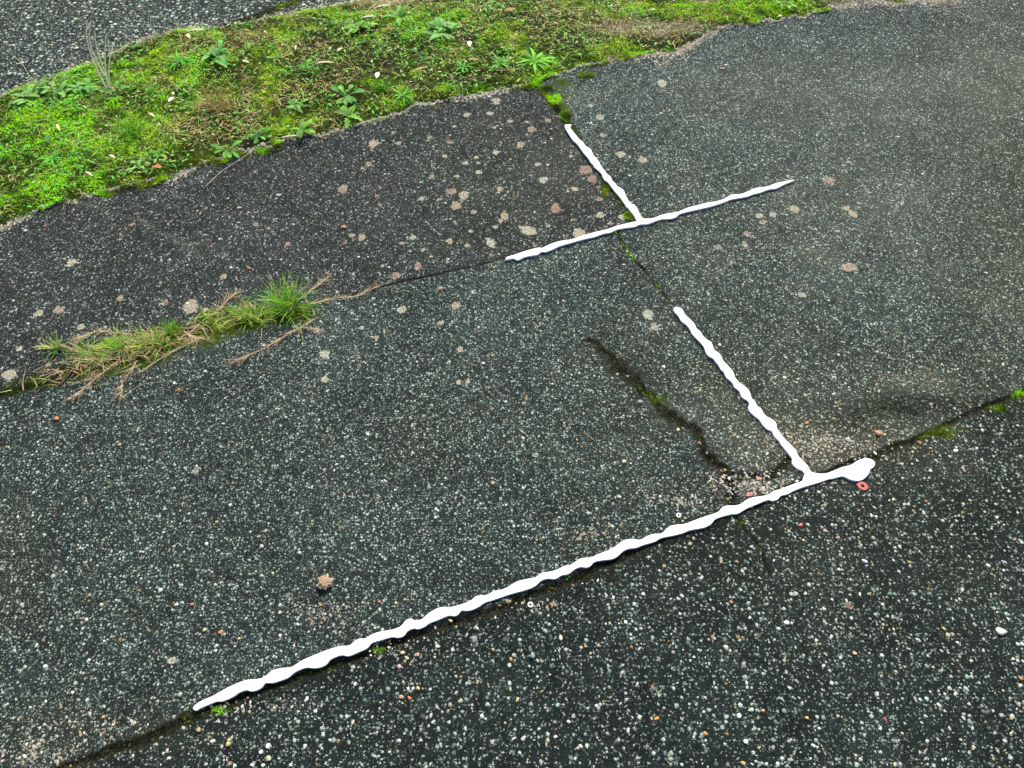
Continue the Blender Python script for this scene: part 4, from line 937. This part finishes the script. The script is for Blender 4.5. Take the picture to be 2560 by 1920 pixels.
    C = np.repeat(Cl * r.uniform(.7, 1.15, (N, 1)), len(ICO[0]), 0)
    link('grit', mesh_np('grit', V, Fc, [M_STONE], {'Col': C}, smooth=False), kind='stuff', label='fine loose grit and small pebbles scattered over the slabs and verge edges', category='grit')
grit()

# ------------------------------------------------------------------ washers and scraps
def washer(u, v, ro, ri, mat, label, wob=0., name='washer', tab=False):
    p = G(u, v); s = depth(u, v) / F; ro *= s; ri *= s; n = 48; h = .0022; r = np.random.RandomState(int(u)); V = []
    prof = [(0, 0), (1, 0), (1, h * .7), (.93, h), (.07, h), (0, h * .7)]
    ph = r.uniform(0, 6.28, 3)
    for i in range(n):
        a = i * 6.28318 / n; w = 1 + wob * (math.sin(2 * a + ph[0]) + .6 * math.sin(5 * a + ph[1])); wi = 1 + wob * 2.5 * (math.sin(3 * a + ph[2]))
        if tab: w += .30 * math.exp(-((((a - 2.85) + 3.14159) % 6.28318 - 3.14159) / .16) ** 2)
        for t, z in prof: rad = ri * wi * (1 - t) + ro * w * t; V.append((rad * math.cos(a), rad * math.sin(a), z))
    Fc = np.array([[i*6+k, i*6+(k+1) % 6, ((i+1) % n)*6+(k+1) % 6, ((i+1) % n)*6+k] for i in range(n) for k in range(6)])[:, ::-1]
    me = mesh_np(name, np.array(V), Fc, [mat], smooth=False)
    link(name, me, (p[0], p[1], float(ground_height(np.array([p[0]]), np.array([p[1]]))[0]) + .0008), label=label, category='washer')
M_RED = plain_material('faded_red_rubber', (.30,.055,.045), (.52,.13,.11), .6)
M_ZINC = plain_material('dull_zinc', (.55,.56,.56), (.80,.80,.80), .45, .3)
washer(2155,1217,12.5,4.0, M_RED, 'flat faded red washer with a small tab, just below the white blob', .04, tab=True)
washer(1326,1512,7.0,3.6, M_ZINC, 'small white-grey metal ring below the middle of the long white bar')
washer(1696,1289,6.0,3.0, M_ZINC, 'tiny grey metal ring above the long white bar near the wide dirty joint')
M_REDP = plain_material('red_plastic', (.50,.03,.035), (.62,.07,.07), .4)
def shard(u, v, pts, mat, label, th=.0025, name='plastic_chip', cat='scrap'):
    p = G(u, v); s = depth(u, v) / F; n = len(pts); P = np.array(pts) * s
    V = np.concatenate([np.c_[P, np.zeros(n)], np.c_[P * .9, np.full(n, th)], [[P[:,0].mean(), P[:,1].mean(), th * 1.3]]])
    f1 = np.array([[i, (i+1) % n, n+(i+1) % n, n+i] for i in range(n)]); f2 = np.array([[n+i, n+(i+1) % n, 2*n] for i in range(n)])
    link(name, mesh_np(name, V, [f1, f2], [mat]), (p[0], p[1], .0015), label=label, category=cat)
shard(2000,1314, [(-7,-2),(0,-4),(3,-4),(4,-1),(8,2),(5,3),(8,5),(2,5),(-3,2)], M_REDP, 'small bright red plastic chip on the front slab below the long white bar')
shard(1872,1237, [(-10,-5),(-2,-7),(6,-4),(11,-3),(8,2),(2,3),(0,8),(-5,5)], plain_material('brick_dust', (.30,.12,.09), (.50,.26,.20), .8), 'dull pink brick chip touching the top of the long white bar', name='brick_chip')
shard(1897,1198, [(-8,-3),(-2,-5),(7,-2),(8,3),(0,5),(-6,3)], plain_material('pink_brick', (.34,.17,.13), (.50,.30,.24), .8), 'flat pink brick chip in the dirt left of the cutout junction', name='brick_chip')
# tiny seedling under the long bar
def seedling(u, v, r0, label, seed):
    p = G(u, v); s = depth(u, v) / F; r = np.random.RandomState(seed); n = 7; az = r.rand(n) * 6.283; c = np.tile([[.05,.28,.01]], (n, 1)) * r.uniform(.7, 1.3, (n, 1))
    V, Fc, C = ribbons(np.zeros((n, 3)), dirs(az, np.full(n, .6)), dirs(az, np.full(n, .0)), np.full(n, r0 * s), np.full(n, r0 * s * .35), c, 5, lambda t: math.sin(math.pi * (.1 + .85 * t)), .2)
    link('seedling', mesh_np('seedling', V, Fc, [M_LEAF], {'Col': C}, smooth=True), (p[0], p[1], -.002), label=label, category='seedling')
seedling(1418,1443,9,'tiny green seedling touching the underside of the long white bar',1)
seedling(1905,1374,5,'tiny green speck of a seedling in the thin crack of the front slab',2)
